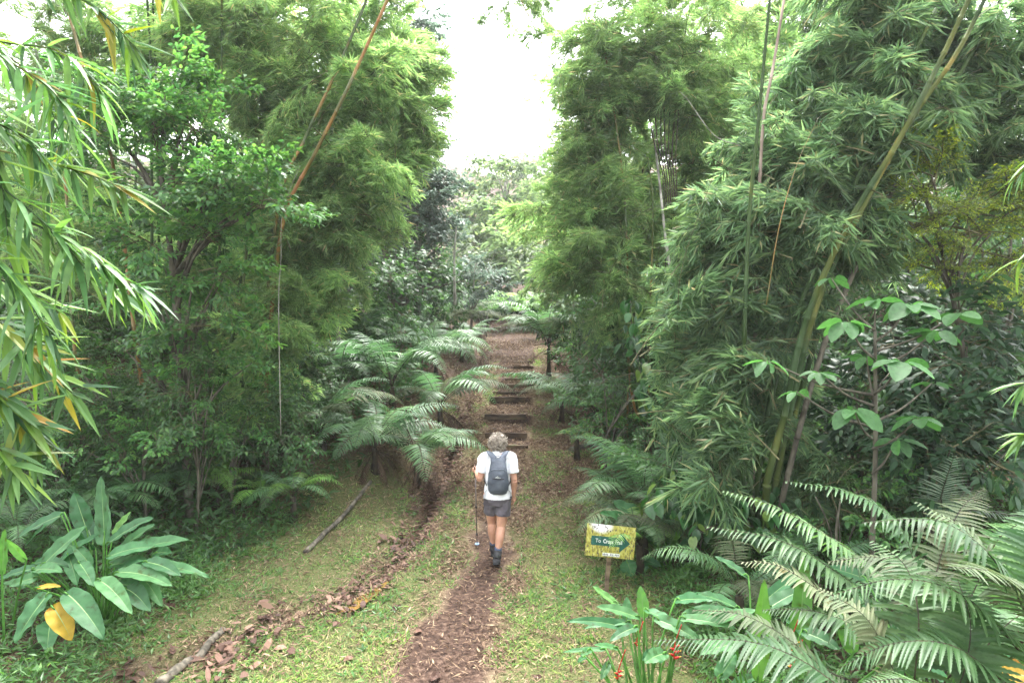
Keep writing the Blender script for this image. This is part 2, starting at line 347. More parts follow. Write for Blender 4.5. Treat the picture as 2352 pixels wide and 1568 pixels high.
# prototypes
BB = [bamboo_branch(s) for s in (1, 2, 3, 4)]
BBC = [bamboo_branch(s, m='bamboo_cool', leafL=.21, leafW=.025, L=1.35, nt=28, droop=.28, spread=1.3, fans=3, dn=.28) for s in (11, 12, 13)]
BBF = [bamboo_branch(s, L=2.6, nt=46, leafL=.24, leafW=.035, fans=3) for s in (21, 22)]
BUSH = [broad_branch(s, m='bush', leafL=.13, leafW=.06, nt=20, per=7) for s in (31, 32, 33)]
GLOS = [broad_branch(s, m='glossy', leafL=.2, leafW=.065, nt=13, per=6, flat=.6, L=1.0) for s in (41, 42)]
DARK = [broad_branch(s, m='dark', L=1.6, leafL=.15, leafW=.06, nt=24, per=7, flat=.7, rise=.3) for s in (51, 52)]
SILV = [broad_branch(s, m='silver', L=1.2, leafL=.13, leafW=.06, nt=20, per=7, flat=.6) for s in (61, 62)]
FAR = [broad_branch(s, m='far', L=2.2, leafL=.28, leafW=.13, nt=22, per=7, flat=.55) for s in (71, 72)]
LIME = [broad_branch(s, m='lime', L=.9, leafL=.05, leafW=.022, nt=22, per=12, flat=.12, shape='diamond', rise=.1) for s in (81, 82)]
FR = [frond_proto(s, 'fern', bend=b) for s, b in ((91, 1.3), (92, 1.0), (93, 1.5))]
FRB = [frond_proto(s, 'fern_bright', bend=b) for s, b in ((94, 1.3), (95, 1.1))]
FRG = [frond_proto(s, 'fern_grey', bend=b) for s, b in ((96, 1.35), (97, 1.1))]
FRD = [frond_proto(98, 'dead', L=.9, pinL=.07, pinW=.012, npin=26, el=-25, bend=.62, hang=1.2)]

def place_branches(th, protos, blobs, r, out=.55, sc=(.75, 1.25), name='leafy_branch', axis=None, dens=1.0):
    """blobs: (px,py,d,rx_px,ry_px,n[,depth_factor])"""
    base = np.array(th.location)
    for bl in blobs:
        px, py, d, rx, ry, n = bl[:6]; df = bl[6] if len(bl) > 6 else 1.0
        c = P(px, py, d); rx_, rz_ = rx*d/F, ry*d/F; ry_ = .5*(rx_+rz_)*df
        for i in range(int(n*dens)):
            u = norm(r.normal(0, 1, 3)); rad = r.uniform(.15, 1.25)**.6
            p = c+u*rad*np.array([rx_, ry_, rz_])*.9
            yaw = math.atan2(u[1], u[0])+r.normal(0, .6)
            s = r.uniform(*sc)
            p = p-np.array([math.cos(yaw), math.sin(yaw), 0])*out*s
            if p[2] < gz(p[0], p[1])+.25: p[2] = gz(p[0], p[1])+.25+.3*r.random()
            link(name, protos[r.integers(len(protos))], th, p-base, (r.normal(0, .3), r.normal(-.05, .4), yaw), s)
def culm(th, pts, rad, m, step=.36, name='culm', label=None):
    mb = MB(); C = spline(pts, 60); seg = np.linalg.norm(np.diff(C, axis=0), axis=1); cl = np.concatenate([[0], np.cumsum(seg)])
    st = []; t = 0.0
    while t < cl[-1]:
        st += [(t, 1.0), (min(t+step-.03, cl[-1]), .92), (t+step-.014, 1.22), (t+step-.004, 1.0)]; t += step*random.uniform(.85, 1.15)
    st = sorted(st); ts = np.array([min(a, cl[-1]) for a, b in st]); k = np.array([b for a, b in st])
    keep = np.concatenate([[True], np.diff(ts) > 1e-4]); ts = ts[keep]; k = k[keep]
    pts2 = np.stack([np.interp(ts, cl, C[:, j]) for j in range(3)], 1)
    mb.add(*tube(pts2, rad*k*(1-.45*ts/cl[-1]), 8), m)
    return part(name, mb, th, True, label=label)
def base_at(px, d, py=1000):
    x = P(px, py, d)[0]; return (x, d, gz(x, d))
def tree(name, label, cat, px, d, protos, blobs, trunk_r=.08, bark='bark', group=None, seed=0, limbs=True, sc=(.75, 1.25), out=.55, dens=1.0):
    r = np.random.default_rng(1000+seed); b = np.array(base_at(px, d)); th = thing(name, label, cat, b, group)
    top = P(*blobs[0][:3])
    mb = MB(); mid = (b+top)/2+r.normal(0, .1, 3); tr = spline([b-[0, 0, .15], mid, top], 14)
    mb.add(*tube(tr, np.linspace(trunk_r, trunk_r*.35, 14), 7), bark)
    part('trunk', mb, th, True)
    if limbs:
        for bl in blobs:
            c = P(*bl[:3])
            lb = MB(); s0 = tr[int(np.clip((c[2]-.8-b[2])/max(top[2]-b[2], .1), .15, .9)*13)]
            for q in range(3):
                e = c+r.normal(0, .5, 3)*np.array([bl[3], bl[3], bl[4]])*bl[2]/F
                lb.add(*tube(spline([s0, (s0+e)/2+[0, 0, .15], e], 8), np.linspace(trunk_r*.45, .008, 8), 5), bark)
            part('limb', lb, th, True)
    place_branches(th, protos, blobs, r, sc=sc, out=out, dens=dens)
    return th
# ================================================================ GROUND
def axis_pts(a, b, fine, lo, hi, grow=1.12):
    mid = list(np.arange(a, b, fine)); s = fine; x = b; right = []
    while x < hi: right.append(x); s *= grow; x += s
    right.append(hi); s = fine; x = a-fine*grow; left = []
    while x > lo: left.append(x); s *= grow; x -= s
    left.append(lo); return np.array(left[::-1]+mid+right)
gx = axis_pts(-4.2, 3.2, .07, -160, 160); gy = axis_pts(5.4, 22, .07, -20, 260)
X, Y = np.meshgrid(gx, gy); Z = H(X, Y)
far = ss(60, 140, Y); Z = Z+far*6*vnoise(X, Y, 30, 5)
V = np.stack([X, Y, Z], -1).reshape(-1, 3); nx = len(gx)
ii, jj = np.meshgrid(np.arange(len(gy)-1), np.arange(nx-1), indexing='ij'); q = (ii*nx+jj).ravel()
T = np.concatenate([np.stack([q, q+1, q+nx+1], 1), np.stack([q, q+nx+1, q+nx], 1)])
def path_w(x, y):   # bare soil of the path
    wdt = np.interp(y, [5, 6, 8, 9.5, 12, 30], [.55, .50, .30, .32, .40, .9]); j = .22*(vnoise(x, y, .5, 3)-.5)+.12*(vnoise(x, y, .15, 4)-.5)
    return 1-ss(-.16, .1, np.abs(x-path_x(y))+j-wdt)
def litter_w(x, y):  # straw-coloured leaf litter
    a = ss(8.6, 11.5, y+.8*(vnoise(x, y, .6, 21)-.5))*(1-ss(.6, 1.35, np.abs(x-.32)))*.8
    dd = np.abs(x-ditch_x(y)); b = (1-ss(.1, .55, dd))*.75
    c = ss(9.5, 11.5, y+.4*x)*(1-ss(-2.6, -3.6, -x*-1))
    e = .45*(1-ss(.0, .35, np.abs(np.abs(x-path_x(y))-.42)))
    v = np.maximum.reduce([a, b, c*ss(9.5, 11.5, y), e]); return np.clip(v*(.25+1.3*ss(.25, .75, vnoise(x, y, .55, 6))), 0, 1)
def forest_w(x, y):
    l = ss(3.6, 4.8, -x+.35*np.maximum(0, y-9)); rr = ss(1.9, 2.9, x+.1*np.maximum(0, y-8)); return np.maximum(l, rr)
me = None
mb = MB(); M['soil'] = None
m, n, b, o = mat('soil'); M['soil'] = m
tc = n.nodes.new('ShaderNodeTexCoord'); at = n.nodes.new('ShaderNodeAttribute'); at.attribute_name = 'tint'
def nz(sc, det=8, dist=0):
    k = n.nodes.new('ShaderNodeTexNoise'); k.inputs['Scale'].default_value = sc; k.inputs['Detail'].default_value = det; k.inputs['Distortion'].default_value = dist
    n.links.new(tc.outputs['Object'], k.inputs['Vector']); return k
def ramp(src, stops):
    k = n.nodes.new('ShaderNodeValToRGB'); e = k.color_ramp.elements
    while len(e) < len(stops): e.new(.5)
    for i, (p_, c_) in enumerate(stops): e[i].position = p_; e[i].color = (*c_, 1)
    n.links.new(src, k.inputs[0]); return k
n1 = nz(22, 10, .6); n2 = nz(60, 6)
soil = ramp(n1.outputs['Fac'], [(.3, (.02, .012, .009)), (.48, (.048, .029, .021)), (.62, (.082, .052, .038)), (.76, (.16, .115, .085))])
turf = ramp(n2.outputs['Fac'], [(.3, (.03, .045, .014)), (.5, (.07, .085, .028)), (.62, (.13, .115, .055)), (.75, (.22, .18, .10))])
n3 = nz(48, 8, 1.5)
straw = ramp(n3.outputs['Fac'], [(.32, (.05, .033, .024)), (.46, (.11, .08, .05)), (.58, (.18, .135, .085)), (.72, (.28, .22, .15))])
def mr01(a_, b_):
    k = n.nodes.new('ShaderNodeMapRange'); k.inputs[1].default_value = a_; k.inputs[2].default_value = b_; n.links.new(at.outputs['Fac'], k.inputs[0]); return k
mq = n.nodes.new('ShaderNodeMix'); mq.data_type = 'RGBA'; n.links.new(mr01(0, .5).outputs[0], mq.inputs[0]); n.links.new(turf.outputs[0], mq.inputs[6]); n.links.new(straw.outputs[0], mq.inputs[7])
mx = n.nodes.new('ShaderNodeMix'); mx.data_type = 'RGBA'; n.links.new(mr01(.5, 1).outputs[0], mx.inputs[0]); n.links.new(mq.outputs[2], mx.inputs[6]); n.links.new(soil.outputs[0], mx.inputs[7])
n.links.new(mx.outputs[2], b.inputs['Base Color']); b.inputs['Roughness'].default_value = .95; b.inputs['Specular IOR Level'].default_value = .15
bp = n.nodes.new('ShaderNodeBump'); bp.inputs['Strength'].default_value = .9; bp.inputs['Distance'].default_value = .03
n.links.new(n1.outputs['Fac'], bp.inputs['Height']); n.links.new(bp.outputs[0], b.inputs['Normal'])
mb.add(V, T, 'soil', np.maximum.reduce([path_w(V[:, 0], V[:, 1]), .95*np.exp(-((V[:, 0]-ditch_x(V[:, 1]))/.17)**2)*ss(7.5, 9, V[:, 1]), forest_w(V[:, 0], V[:, 1])*.9, .5*litter_w(V[:, 0], V[:, 1])]))
g = link('ground', mb.mesh('ground', True)); g['kind'] = 'structure'

# ditch water and puddle -----------------------------------------------------
m, n, b, o = mat('wet_mud_water'); M['puddle'] = m
b.inputs['Base Color'].default_value = (.16, .095, .03, 1); b.inputs['Roughness'].default_value = .12
m, n, b, o = mat('ditch_bed'); M['ditchbed'] = noise_mat('wet_ditch_silt', (.045, .04, .035), (.12, .115, .11), 18, .3, bump=.4, spec=.6)
mb = MB(); pc = G(885, 1362)
pc = G(835, 1380); a = np.linspace(0, 2*np.pi, 28, endpoint=False)
rad = 1+.18*np.sin(3*a+1)+.1*np.sin(5*a)
dxn = np.array([.42, .9]); dxn /= np.linalg.norm(dxn)
pv = [[0, 0]]+[[math.cos(t)*.42*q, math.sin(t)*.085*q] for t, q in zip(a, rad)]
pv = np.array([[pc[0]+u*dxn[0]-v*dxn[1], pc[1]+u*dxn[1]+v*dxn[0]] for u, v in pv])
zz = np.max(H(pv[:, 0], pv[:, 1]))*.5+np.mean(H(pv[:, 0], pv[:, 1]))*.5
mb.add(np.column_stack([pv, np.full(len(pv), zz+.004)]), [[0, 1+i, 1+(i+1) % 28] for i in range(28)], 'puddle')
o = link('puddle', mb.mesh('puddle', True)); o['kind'] = 'structure'
mb = MB(); ys = np.arange(10.6, 14.6, .1); xs = ditch_x(ys)+.03*np.sin(ys*5); zs = H(xs, ys)+.012
wd = .06+.03*np.sin(ys*7.3)+.02*np.sin(ys*17)
Vd = np.concatenate([np.column_stack([xs-wd, ys, zs]), np.column_stack([xs+wd, ys, zs])]); k = len(ys)
mb.add(Vd, [[i, k+i, k+i+1] for i in range(k-1)]+[[i, k+i+1, i+1] for i in range(k-1)], 'ditchbed')
o = link('ditch_channel', mb.mesh('ditch_channel', True)); o['kind'] = 'structure'

# stair of sleepers ----------------------------------------------------------
stair = thing('stair', 'flight of dark timber steps sunk in the soil of the trail behind the walker', 'steps', (STEPS[0][1], STEPS[0][0], gz(0, STEPS[0][0])))
def box_verts(c, sx, sy, sz, rz=0, r=None, jag=.006):
    nx_ = 7; V = []; r = r or rng
    for i in range(nx_):
        u = -sx/2+sx*i/(nx_-1)
        for (v, w_) in ((-sy/2, -sz/2), (sy/2, -sz/2), (sy/2, sz/2), (-sy/2, sz/2)):
            j = r.normal(0, jag, 3); V.append([u+j[0], v+j[1], w_+j[2]])
    V = np.array(V); cr, sr = math.cos(rz), math.sin(rz); V = np.column_stack([V[:, 0]*cr-V[:, 1]*sr, V[:, 0]*sr+V[:, 1]*cr, V[:, 2]])+c
    T = []
    for i in range(nx_-1):
        for j in range(4):
            a_, b_ = i*4+j, i*4+(j+1) % 4; T += [[a_, b_, b_+4], [a_, b_+4, a_+4]]
    e = (nx_-1)*4; T += [[0, 2, 1], [0, 3, 2], [e, e+1, e+2], [e, e+2, e+3]]; return V, T
for i, (y, x0, x1) in enumerate(STEPS):
    zt = gz(path_x(y)+.02, y+.09)+.015
    mb = MB(); mb.add(*box_verts(((x0+x1)/2+.03, y, zt-.048), (x1-x0)*rng.uniform(.98, 1.12), .08, .11, rng.normal(0, .04)), 'sleeper'); part('sleeper', mb, stair)

# logs -------------------------------------------------------------------------
def log(p0, p1, rad, label, m='log', cat='log', name='log'):
    a_ = G(*p0); b_ = G(*p1); n_ = 16; t = np.linspace(0, 1, n_)[:, None]; C = a_*(1-t)+b_*t
    C[:, 2] = H(C[:, 0], C[:, 1])*.5+(a_[2]*(1-t[:, 0])+b_[2]*t[:, 0])*.5+rad*.55; C[:, :2] += rng.normal(0, .006, (n_, 2))
    mb = MB(); mb.add(*tube(C, rad*(1+.12*np.sin(np.arange(n_)*2.1))*np.linspace(1.1, .85, n_), 9), m)
    o = link(name, mb.mesh(name, True, a_), None, a_); return tag(o, label, cat)
log((700, 1272), (852, 1108), .033, 'long thin mossy log lying across the grass bank left of the ditch')
log((362, 1580), (512, 1452), .042, 'grey log at the bottom edge of the photo beside a heap of dry leaves')
log((1083, 808), (1098, 780), .04, 'short straight pole lying beside the upper bend of the trail')
log((1180, 757), (1290, 722), .035, 'thin dark branch lying across the far end of the trail')
log((1085, 760), (1150, 752), .03, 'pale thin branch on the ground before the dark hollow', 'pale_bark')
log((1310, 1038), (1385, 1018), .06, 'rough dark log half hidden in leaves at the right edge of the trail', 'bark')

# grass, cover, litter (stuff) ---------------------------------------------------
def scatter(n, x0, x1, y0, y1, wfn, r):
    x = r.uniform(x0, x1, n); y = r.uniform(y0**.5, y1**.5, n)**2
    k = r.random(n) < wfn(x, y); return x[k], y[k]
def dens_near(y): return np.clip((8.5/np.maximum(y, 5.5))**1.3, .1, 1.3)
def grass_density(x, y):
    g_ = (1-path_w(x, y))*(1-.8*litter_w(x, y))*(1-.85*forest_w(x, y)); patch = .08+1.3*ss(.3, .62, vnoise(x, y, .7, 8))*ss(.25, .6, vnoise(x, y, .2, 9))
    return np.clip(g_*patch, 0, 1)
r = np.random.default_rng(5)
x, y = scatter(230000, -5.5, 3.0, 5.2, 26, lambda a, b_: grass_density(a, b_)*dens_near(b_), r); n_ = len(x)
mb = MB(); yaw = r.uniform(0, 6.28, n_); pit = r.uniform(.15, 1.25, n_)
B = np.column_stack([x, y, H(x, y)-.005]); D = np.column_stack([np.cos(yaw)*np.cos(pit), np.sin(yaw)*np.cos(pit), np.sin(pit)])
U = np.column_stack([-np.cos(yaw)*np.sin(pit), -np.sin(yaw)*np.sin(pit), np.cos(pit)])
Lg = r.uniform(.04, .12, n_)*np.clip(y/12, 1, 1.8)*(.45+1.1*vnoise(x, y, .3, 11)); tn = np.clip(.1+.45*vnoise(x, y, 1.1, 12)+.35*vnoise(x, y, .12, 13)*1+r.normal(0, .22, n_), 0, 1)
add_leaves(mb, 'grass', B, D, U, Lg, r.uniform(.007, .018, n_), 'diamond', .2, Lg*0+.25, tn)
o = link('grass', mb.mesh('grass')); o['kind'] = 'stuff'; tag(o, 'short green grass with pale straw growing on both sides of the trail', 'grass')
print('grass', n_)
def cover_density(x, y):
    l = ss(3.0, 4.0, -x+.22*np.maximum(0, y-8)-.35*(vnoise(x, y, .9, 14)-.2)*2)
    rr = ss(1.35, 2.1, x+.6*(vnoise(x, y, .6, 15)-.5)); return np.clip(np.maximum(l, rr*.8)+.12*ss(.6, .8, vnoise(x, y, .5, 16))*(1-path_w(x, y)), 0, 1)*(1-.7*litter_w(x, y))
x, y = scatter(75000, -9, 6, 4.0, 17, lambda a, b_: cover_density(a, b_)*dens_near(b_), r); n_ = len(x); k = 3
x = np.repeat(x, k)+r.normal(0, .02, n_*k); y = np.repeat(y, k)+r.normal(0, .02, n_*k)
hh = .42*cover_density(x, y)*vnoise(x, y, .4, 17)+.03; z = H(x, y)+hh*r.random(n_*k); n_ = len(x)
yaw = r.uniform(0, 6.28, n_); pit = r.normal(.15, .45, n_)
D = np.column_stack([np.cos(yaw)*np.cos(pit), np.sin(yaw)*np.cos(pit), np.sin(pit)])
mb = MB(); add_leaves(mb, 'cover', np.column_stack([x, y, z]), D, np.array([0, 0, 1.])+r.normal(0, .35, (n_, 3)), r.uniform(.05, .13, n_), r.uniform(.014, .034, n_), 'diamond', .2, .02, np.clip(.25+.4*vnoise(x, y, 1.3, 18)+r.normal(0, .22, n_), 0, 1))
o = link('ground_cover', mb.mesh('ground_cover')); o['kind'] = 'stuff'; tag(o, 'low leafy weeds and seedling bamboo along the forest edges', 'ground cover')
print('cover', n_)
x, y = scatter(170000, -6.5, 3.6, 5.2, 32, lambda a, b_: np.clip(np.maximum.reduce([litter_w(a, b_), .34*(1-path_w(a, b_))*(.35+1.4*ss(.5, .75, vnoise(a, b_, .45, 41))), path_w(a, b_)*.07, forest_w(a, b_)*.5]), 0, 1)*np.clip((9.5/b_)**1.2, .1, 1), r); n_ = len(x)
yaw = r.uniform(0, 6.28, n_); pit = r.normal(.05, .3, n_)
D = np.column_stack([np.cos(yaw)*np.cos(pit), np.sin(yaw)*np.cos(pit), np.sin(pit)])
Ll = r.uniform(.03, .12, n_)*np.clip(y/9, 1, 1.6); pw = path_w(x, y)
mb = MB(); add_leaves(mb, 'litter', np.column_stack([x, y, H(x, y)+r.uniform(.006, .03, n_)]), D, np.array([0, 0, 1.])+r.normal(0, .45, (n_, 3)), Ll*(1-.3*pw), r.uniform(.005, .015, n_)*np.clip(y/9, 1, 1.6), 'diamond', .2, 0, np.clip(r.beta(1.6, 1.6, n_)-.12*pw*r.random(n_), 0, 1))
o = link('leaf_litter', mb.mesh('leaf_litter')); o['kind'] = 'stuff'; tag(o, 'dry straw coloured bamboo leaves strewn over the trail and banks', 'leaf litter')
print('litter', n_)
x, y = scatter(260000, -3.2, 2.4, 6.0, 24, lambda a, b_: np.clip(np.maximum(litter_w(a, b_)*(1-.75*path_w(a, b_)*(b_ < 10)), .05), 0, 1)*np.clip((10.5/b_)**1.0, .1, 1), r); n_ = len(x)
yaw = r.uniform(0, 6.28, n_); pit = r.normal(.05, .35, n_); D = np.column_stack([np.cos(yaw)*np.cos(pit), np.sin(yaw)*np.cos(pit), np.sin(pit)]); Ll = r.uniform(.04, .12, n_)
mb = MB(); add_leaves(mb, 'litter', np.column_stack([x, y, H(x, y)+r.uniform(.006, .035, n_)]), D, np.array([0, 0, 1.])+r.normal(0, .5, (n_, 3)), Ll, r.uniform(.007, .02, n_), 'diamond', .2, 0, np.clip(r.beta(1.4, 1.5, n_), 0, 1))
o = link('leaf_litter', mb.mesh('leaf_litter')); o['kind'] = 'stuff'; tag(o, 'thick straw coloured bamboo litter around the steps and the walker', 'leaf litter')
print('litter2', n_)
n0 = 7000; y = r.uniform(5.9, 16, n0); x = ditch_x(y)+r.normal(0, .13, n0)+.1*(vnoise(y, y*0, .7, 51)-.5); k = r.random(n0) < .25+1.2*ss(.45, .7, vnoise(x, y, .5, 52)); x, y = x[k], y[k]; n_ = len(x); yaw = r.uniform(0, 6.28, n_)
mb = MB(); add_leaves(mb, 'dryleaf', np.column_stack([x, y, H(x, y)+r.uniform(.004, .035, n_)]), np.column_stack([np.cos(yaw), np.sin(yaw), r.normal(.05, .3, n_)]), np.array([0, 0, 1.])+r.normal(0, .5, (n_, 3)), r.uniform(.05, .15, n_), r.uniform(.012, .045, n_), 'hex', .2, 0)
o = link('leaf_debris', mb.mesh('leaf_debris')); o['kind'] = 'stuff'; tag(o, 'reddish brown rotting leaves lining the shallow ditch left of the path', 'leaf debris')
# heaps of dry leaves
def crumple(r, L, W):
    mb = MB(); V = []; k = 6
    for i in range(k+1):
        t = i/k; wd = W*.5*math.sin(math.pi*min(1, .06+t*.94))**.7
        for a_ in (-1, -.4, .4, 1): V.append([L*(t-.5), wd*a_, .25*W*abs(a_)**1.5+.12*W*math.sin(i*1.3+a_*2+r.random())+.1*L*(t-.5)**2])
    T = [[i*4+j, i*4+j+1, (i+1)*4+j+1] for i in range(k) for j in range(3)]+[[i*4+j, (i+1)*4+j+1, (i+1)*4+j] for i in range(k) for j in range(3)]
    mb.add(V, T, 'dryleaf', r.random()); return mb.mesh('fallen_leaf', False)
CR = [crumple(r, .17, .11), crumple(r, .15, .08), crumple(r, .2, .12)]
fl = [(610, 1425, 1.0, 'reddish brown'), (570, 1455, 1.0, 'curled purple brown'), (385, 1392, 1.1, 'large dark brown'), (300, 1398, .6, 'small brown'), (395, 1500, .8, 'dark upright'), (285, 1555, .8, 'purplish'), (645, 1390, .7, 'brown'), (905, 1402, .7, 'tan'), (960, 1455, .5, 'pale brown'), (975, 1335, .5, 'grey'), (1235, 1560, .6, 'brown'), (860, 1345, .7, 'dull'), (300, 1525, .7, 'brown'), (780, 1390, .7, 'rust coloured'), (800, 1520, .6, 'grey brown'), (1000, 1560, .8, 'ragged brown'), (740, 1400, .8, 'crumpled'), (1075, 1330, .45, 'tiny tan'), (1300, 1085, .5, 'pinkish'), (915, 1395, .5, 'folded')]
where = ['lying alone in the grass left of the puddle', 'in the grass just below the reddish one', 'beside the big-leaved plant', 'touching the edge of the big-leaved plant', 'above the grey log at the bottom', 'left of the grey log at the bottom edge', 'in the weeds left of the puddle', 'on the grass left of the bare path', 'at the left edge of the bare path', 'in the grass between puddle and walker', 'on the grass right of the path at the bottom', 'at the lower end of the puddle', 'at the bottom left in the grass', 'among the litter left of the puddle', 'in the grass left of the path bottom', 'on the bare soil at the bottom edge', 'in the litter below the bluish weeds', 'beside the path near the walker', 'on the litter right of the walker', 'in the grass above the grass clump by the path']
for i, (px, py, s, adj) in enumerate(fl):
    p = G(px, py); o = link('fallen_leaf', CR[i % 3], None, (p[0], p[1], p[2]+.02), (r.normal(0, .2), r.normal(0, .2), r.uniform(0, 6)), s)
    tag(o, f'{adj} fallen leaf {where[i]}', 'leaf', 'fallen brown leaves on the grass')
for (px, py, n_, sx, lab) in ((545, 1515, 90, .33, 'heap of broken brown leaves in the ditch beside the grey log'), (930, 1270, 60, .22, 'pile of reddish dead leaves in the ditch left of the walker'), (770, 1395, 40, .25, 'scatter of brown leaves around the puddle'), (985, 1130, 80, .35, 'brown leaf debris in the ditch under the dead frond')):
    p = G(px, py); mb = MB(); xx = p[0]+r.normal(0, sx*.6, n_); yy = p[1]+r.normal(0, sx, n_); yaw = r.uniform(0, 6.28, n_)
    add_leaves(mb, 'dryleaf', np.column_stack([xx, yy, H(xx, yy)+r.uniform(.01, .05, n_)]), np.column_stack([np.cos(yaw), np.sin(yaw), r.normal(.1, .3, n_)]), np.array([0, 0, 1.])+r.normal(0, .5, (n_, 3)), r.uniform(.08, .2, n_), r.uniform(.03, .08, n_), 'hex', .2, 0)
    o = link('leaf_pile', mb.mesh('leaf_pile')); o['kind'] = 'stuff'; tag(o, lab, 'leaf pile')

# low forest undergrowth behind the edges: leaves massed on the forest floor
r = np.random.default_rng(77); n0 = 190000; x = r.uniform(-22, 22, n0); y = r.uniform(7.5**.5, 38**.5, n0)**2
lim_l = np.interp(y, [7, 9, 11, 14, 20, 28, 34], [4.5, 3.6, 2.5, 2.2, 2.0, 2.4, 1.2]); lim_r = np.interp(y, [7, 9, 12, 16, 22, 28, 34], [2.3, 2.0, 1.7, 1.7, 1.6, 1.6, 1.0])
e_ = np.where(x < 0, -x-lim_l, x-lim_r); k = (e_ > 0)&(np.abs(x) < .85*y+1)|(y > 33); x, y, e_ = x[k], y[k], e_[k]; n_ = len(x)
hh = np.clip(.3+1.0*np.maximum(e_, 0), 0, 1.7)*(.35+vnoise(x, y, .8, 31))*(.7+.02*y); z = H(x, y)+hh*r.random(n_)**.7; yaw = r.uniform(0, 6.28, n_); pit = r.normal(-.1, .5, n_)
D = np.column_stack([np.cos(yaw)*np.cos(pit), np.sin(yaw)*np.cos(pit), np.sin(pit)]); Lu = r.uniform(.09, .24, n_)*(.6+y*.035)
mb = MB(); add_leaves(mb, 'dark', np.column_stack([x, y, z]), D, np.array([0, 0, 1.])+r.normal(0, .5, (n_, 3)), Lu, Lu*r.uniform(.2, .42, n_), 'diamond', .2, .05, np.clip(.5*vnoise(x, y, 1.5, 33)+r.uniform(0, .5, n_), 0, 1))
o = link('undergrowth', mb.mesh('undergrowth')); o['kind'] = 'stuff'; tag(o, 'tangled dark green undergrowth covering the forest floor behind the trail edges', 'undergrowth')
print('undergrowth', n_)
# ================================================================ SIGN
def text_mesh(s, size, m, name, parent, loc, rot, ext=.0008, xs=1, bold=0):
    c = bpy.data.curves.new(name, 'FONT'); c.body = s; c.size = size; c.extrude = ext; c.offset = bold; c.align_x = 'LEFT'; c.resolution_u = 3
    o = bpy.data.objects.new(name, c); COL.objects.link(o); dg = bpy.context.evaluated_depsgraph_get(); me = bpy.data.meshes.new_from_object(o.evaluated_get(dg))
    bpy.data.objects.remove(o); me.materials.clear(); me.materials.append(m); k = link(name, me, parent, loc, rot); k.scale = (xs, 1, 1); return k
def simple_box(mb, c, s, m): 
    V = np.array([[x_, y_, z_] for x_ in (-.5, .5) for y_ in (-.5, .5) for z_ in (-.5, .5)])*s+np.array(c)
    mb.add(V, [[0, 1, 3], [0, 3, 2], [4, 6, 7], [4, 7, 5], [0, 4, 5], [0, 5, 1], [2, 3, 7], [2, 7, 6], [0, 2, 6], [0, 6, 4], [1, 5, 7], [1, 7, 3]], m)
# weathered board: white plastic under yellow lichen and black specks
m, n, b, o = mat('lichen_board'); M['board'] = m
tc = n.nodes.new('ShaderNodeTexCoord'); mp = n.nodes.new('ShaderNodeMapping'); mp.inputs['Scale'].default_value = (1, 1, .5); n.links.new(tc.outputs['Object'], mp.inputs[0])
def nn(sc, det, d=0):
    k = n.nodes.new('ShaderNodeTexNoise'); k.inputs['Scale'].default_value = sc; k.inputs['Detail'].default_value = det; k.inputs['Distortion'].default_value = d; n.links.new(mp.outputs[0], k.inputs['Vector']); return k
big = nn(6, 3); spk = nn(70, 5, .5); fine = nn(45, 8)
sep = n.nodes.new('ShaderNodeSeparateXYZ'); n.links.new(tc.outputs['Object'], sep.inputs[0])
lich = ramp(fine.outputs['Fac'], [(.3, (.17, .15, .015)), (.5, (.33, .31, .045)), (.7, (.48, .48, .16))])
# white window: distance to upper left
gr = n.nodes.new('ShaderNodeMapping'); gr.inputs['Location'].default_value = (.11*7, 0, -.17*12); gr.inputs['Scale'].default_value = (7, 1, 12); n.links.new(tc.outputs['Object'], gr.inputs[0])
ln = n.nodes.new('ShaderNodeVectorMath'); ln.operation = 'LENGTH'; n.links.new(gr.outputs[0], ln.inputs[0])
ad = n.nodes.new('ShaderNodeMath'); ad.operation = 'MULTIPLY_ADD'; n.links.new(big.outputs['Fac'], ad.inputs[0]); ad.inputs[1].default_value = 1.3; n.links.new(ln.outputs['Value'], ad.inputs[2])
wr = ramp(ad.outputs[0], [(0, (1, 1, 1)), (.85, (1, 1, 1)), (1.0, (0, 0, 0))])
mr = n.nodes.new('ShaderNodeMapRange'); n.links.new(ad.outputs[0], mr.inputs[0]); mr.inputs[1].default_value = 1.2; mr.inputs[2].default_value = 1.7; mr.inputs[3].default_value = 1; mr.inputs[4].default_value = 0
mx1 = n.nodes.new('ShaderNodeMix'); mx1.data_type = 'RGBA'; n.links.new(mr.outputs[0], mx1.inputs[0]); n.links.new(lich.outputs[0], mx1.inputs[6]); mx1.inputs[7].default_value = (.72, .72, .74, 1)
sr = ramp(spk.outputs['Fac'], [(.36, (1, 1, 1)), (.46, (0, 0, 0))])
mx2 = n.nodes.new('ShaderNodeMix'); mx2.data_type = 'RGBA'; n.links.new(sr.outputs[0], mx2.inputs[0]); n.links.new(mx1.outputs[2], mx2.inputs[6]); mx2.inputs[7].default_value = (.08, .065, .03, 1)
n.links.new(mx2.outputs[2], b.inputs['Base Color']); b.inputs['Roughness'].default_value = .6
M['arrow'] = noise_mat('green_arrow_print', (.006, .055, .04), (.015, .10, .075), 45, .5, c3=(.10, .19, .14), bump=.05, contrast=(.3, .68))
M['white'] = noise_mat('white_print', (.45, .5, .42), (.8, .82, .8), 60, .5, bump=0)
M['purple'] = noise_mat('faded_print', (.10, .09, .14), (.3, .28, .34), 90, .6, bump=0)
sf = G(1393, 1362); d0 = sf[1]
sign = thing('sign', 'lichen stained board on a wooden post with a green arrow reading To Crops Trail', 'sign', (sf[0], sf[1], sf[2]-.02), rz=0)
tl = P(1347, 1200, d0); tr_ = P(1459, 1211, d0); bl_ = P(1344, 1270, d0); br_ = P(1455, 1281, d0)
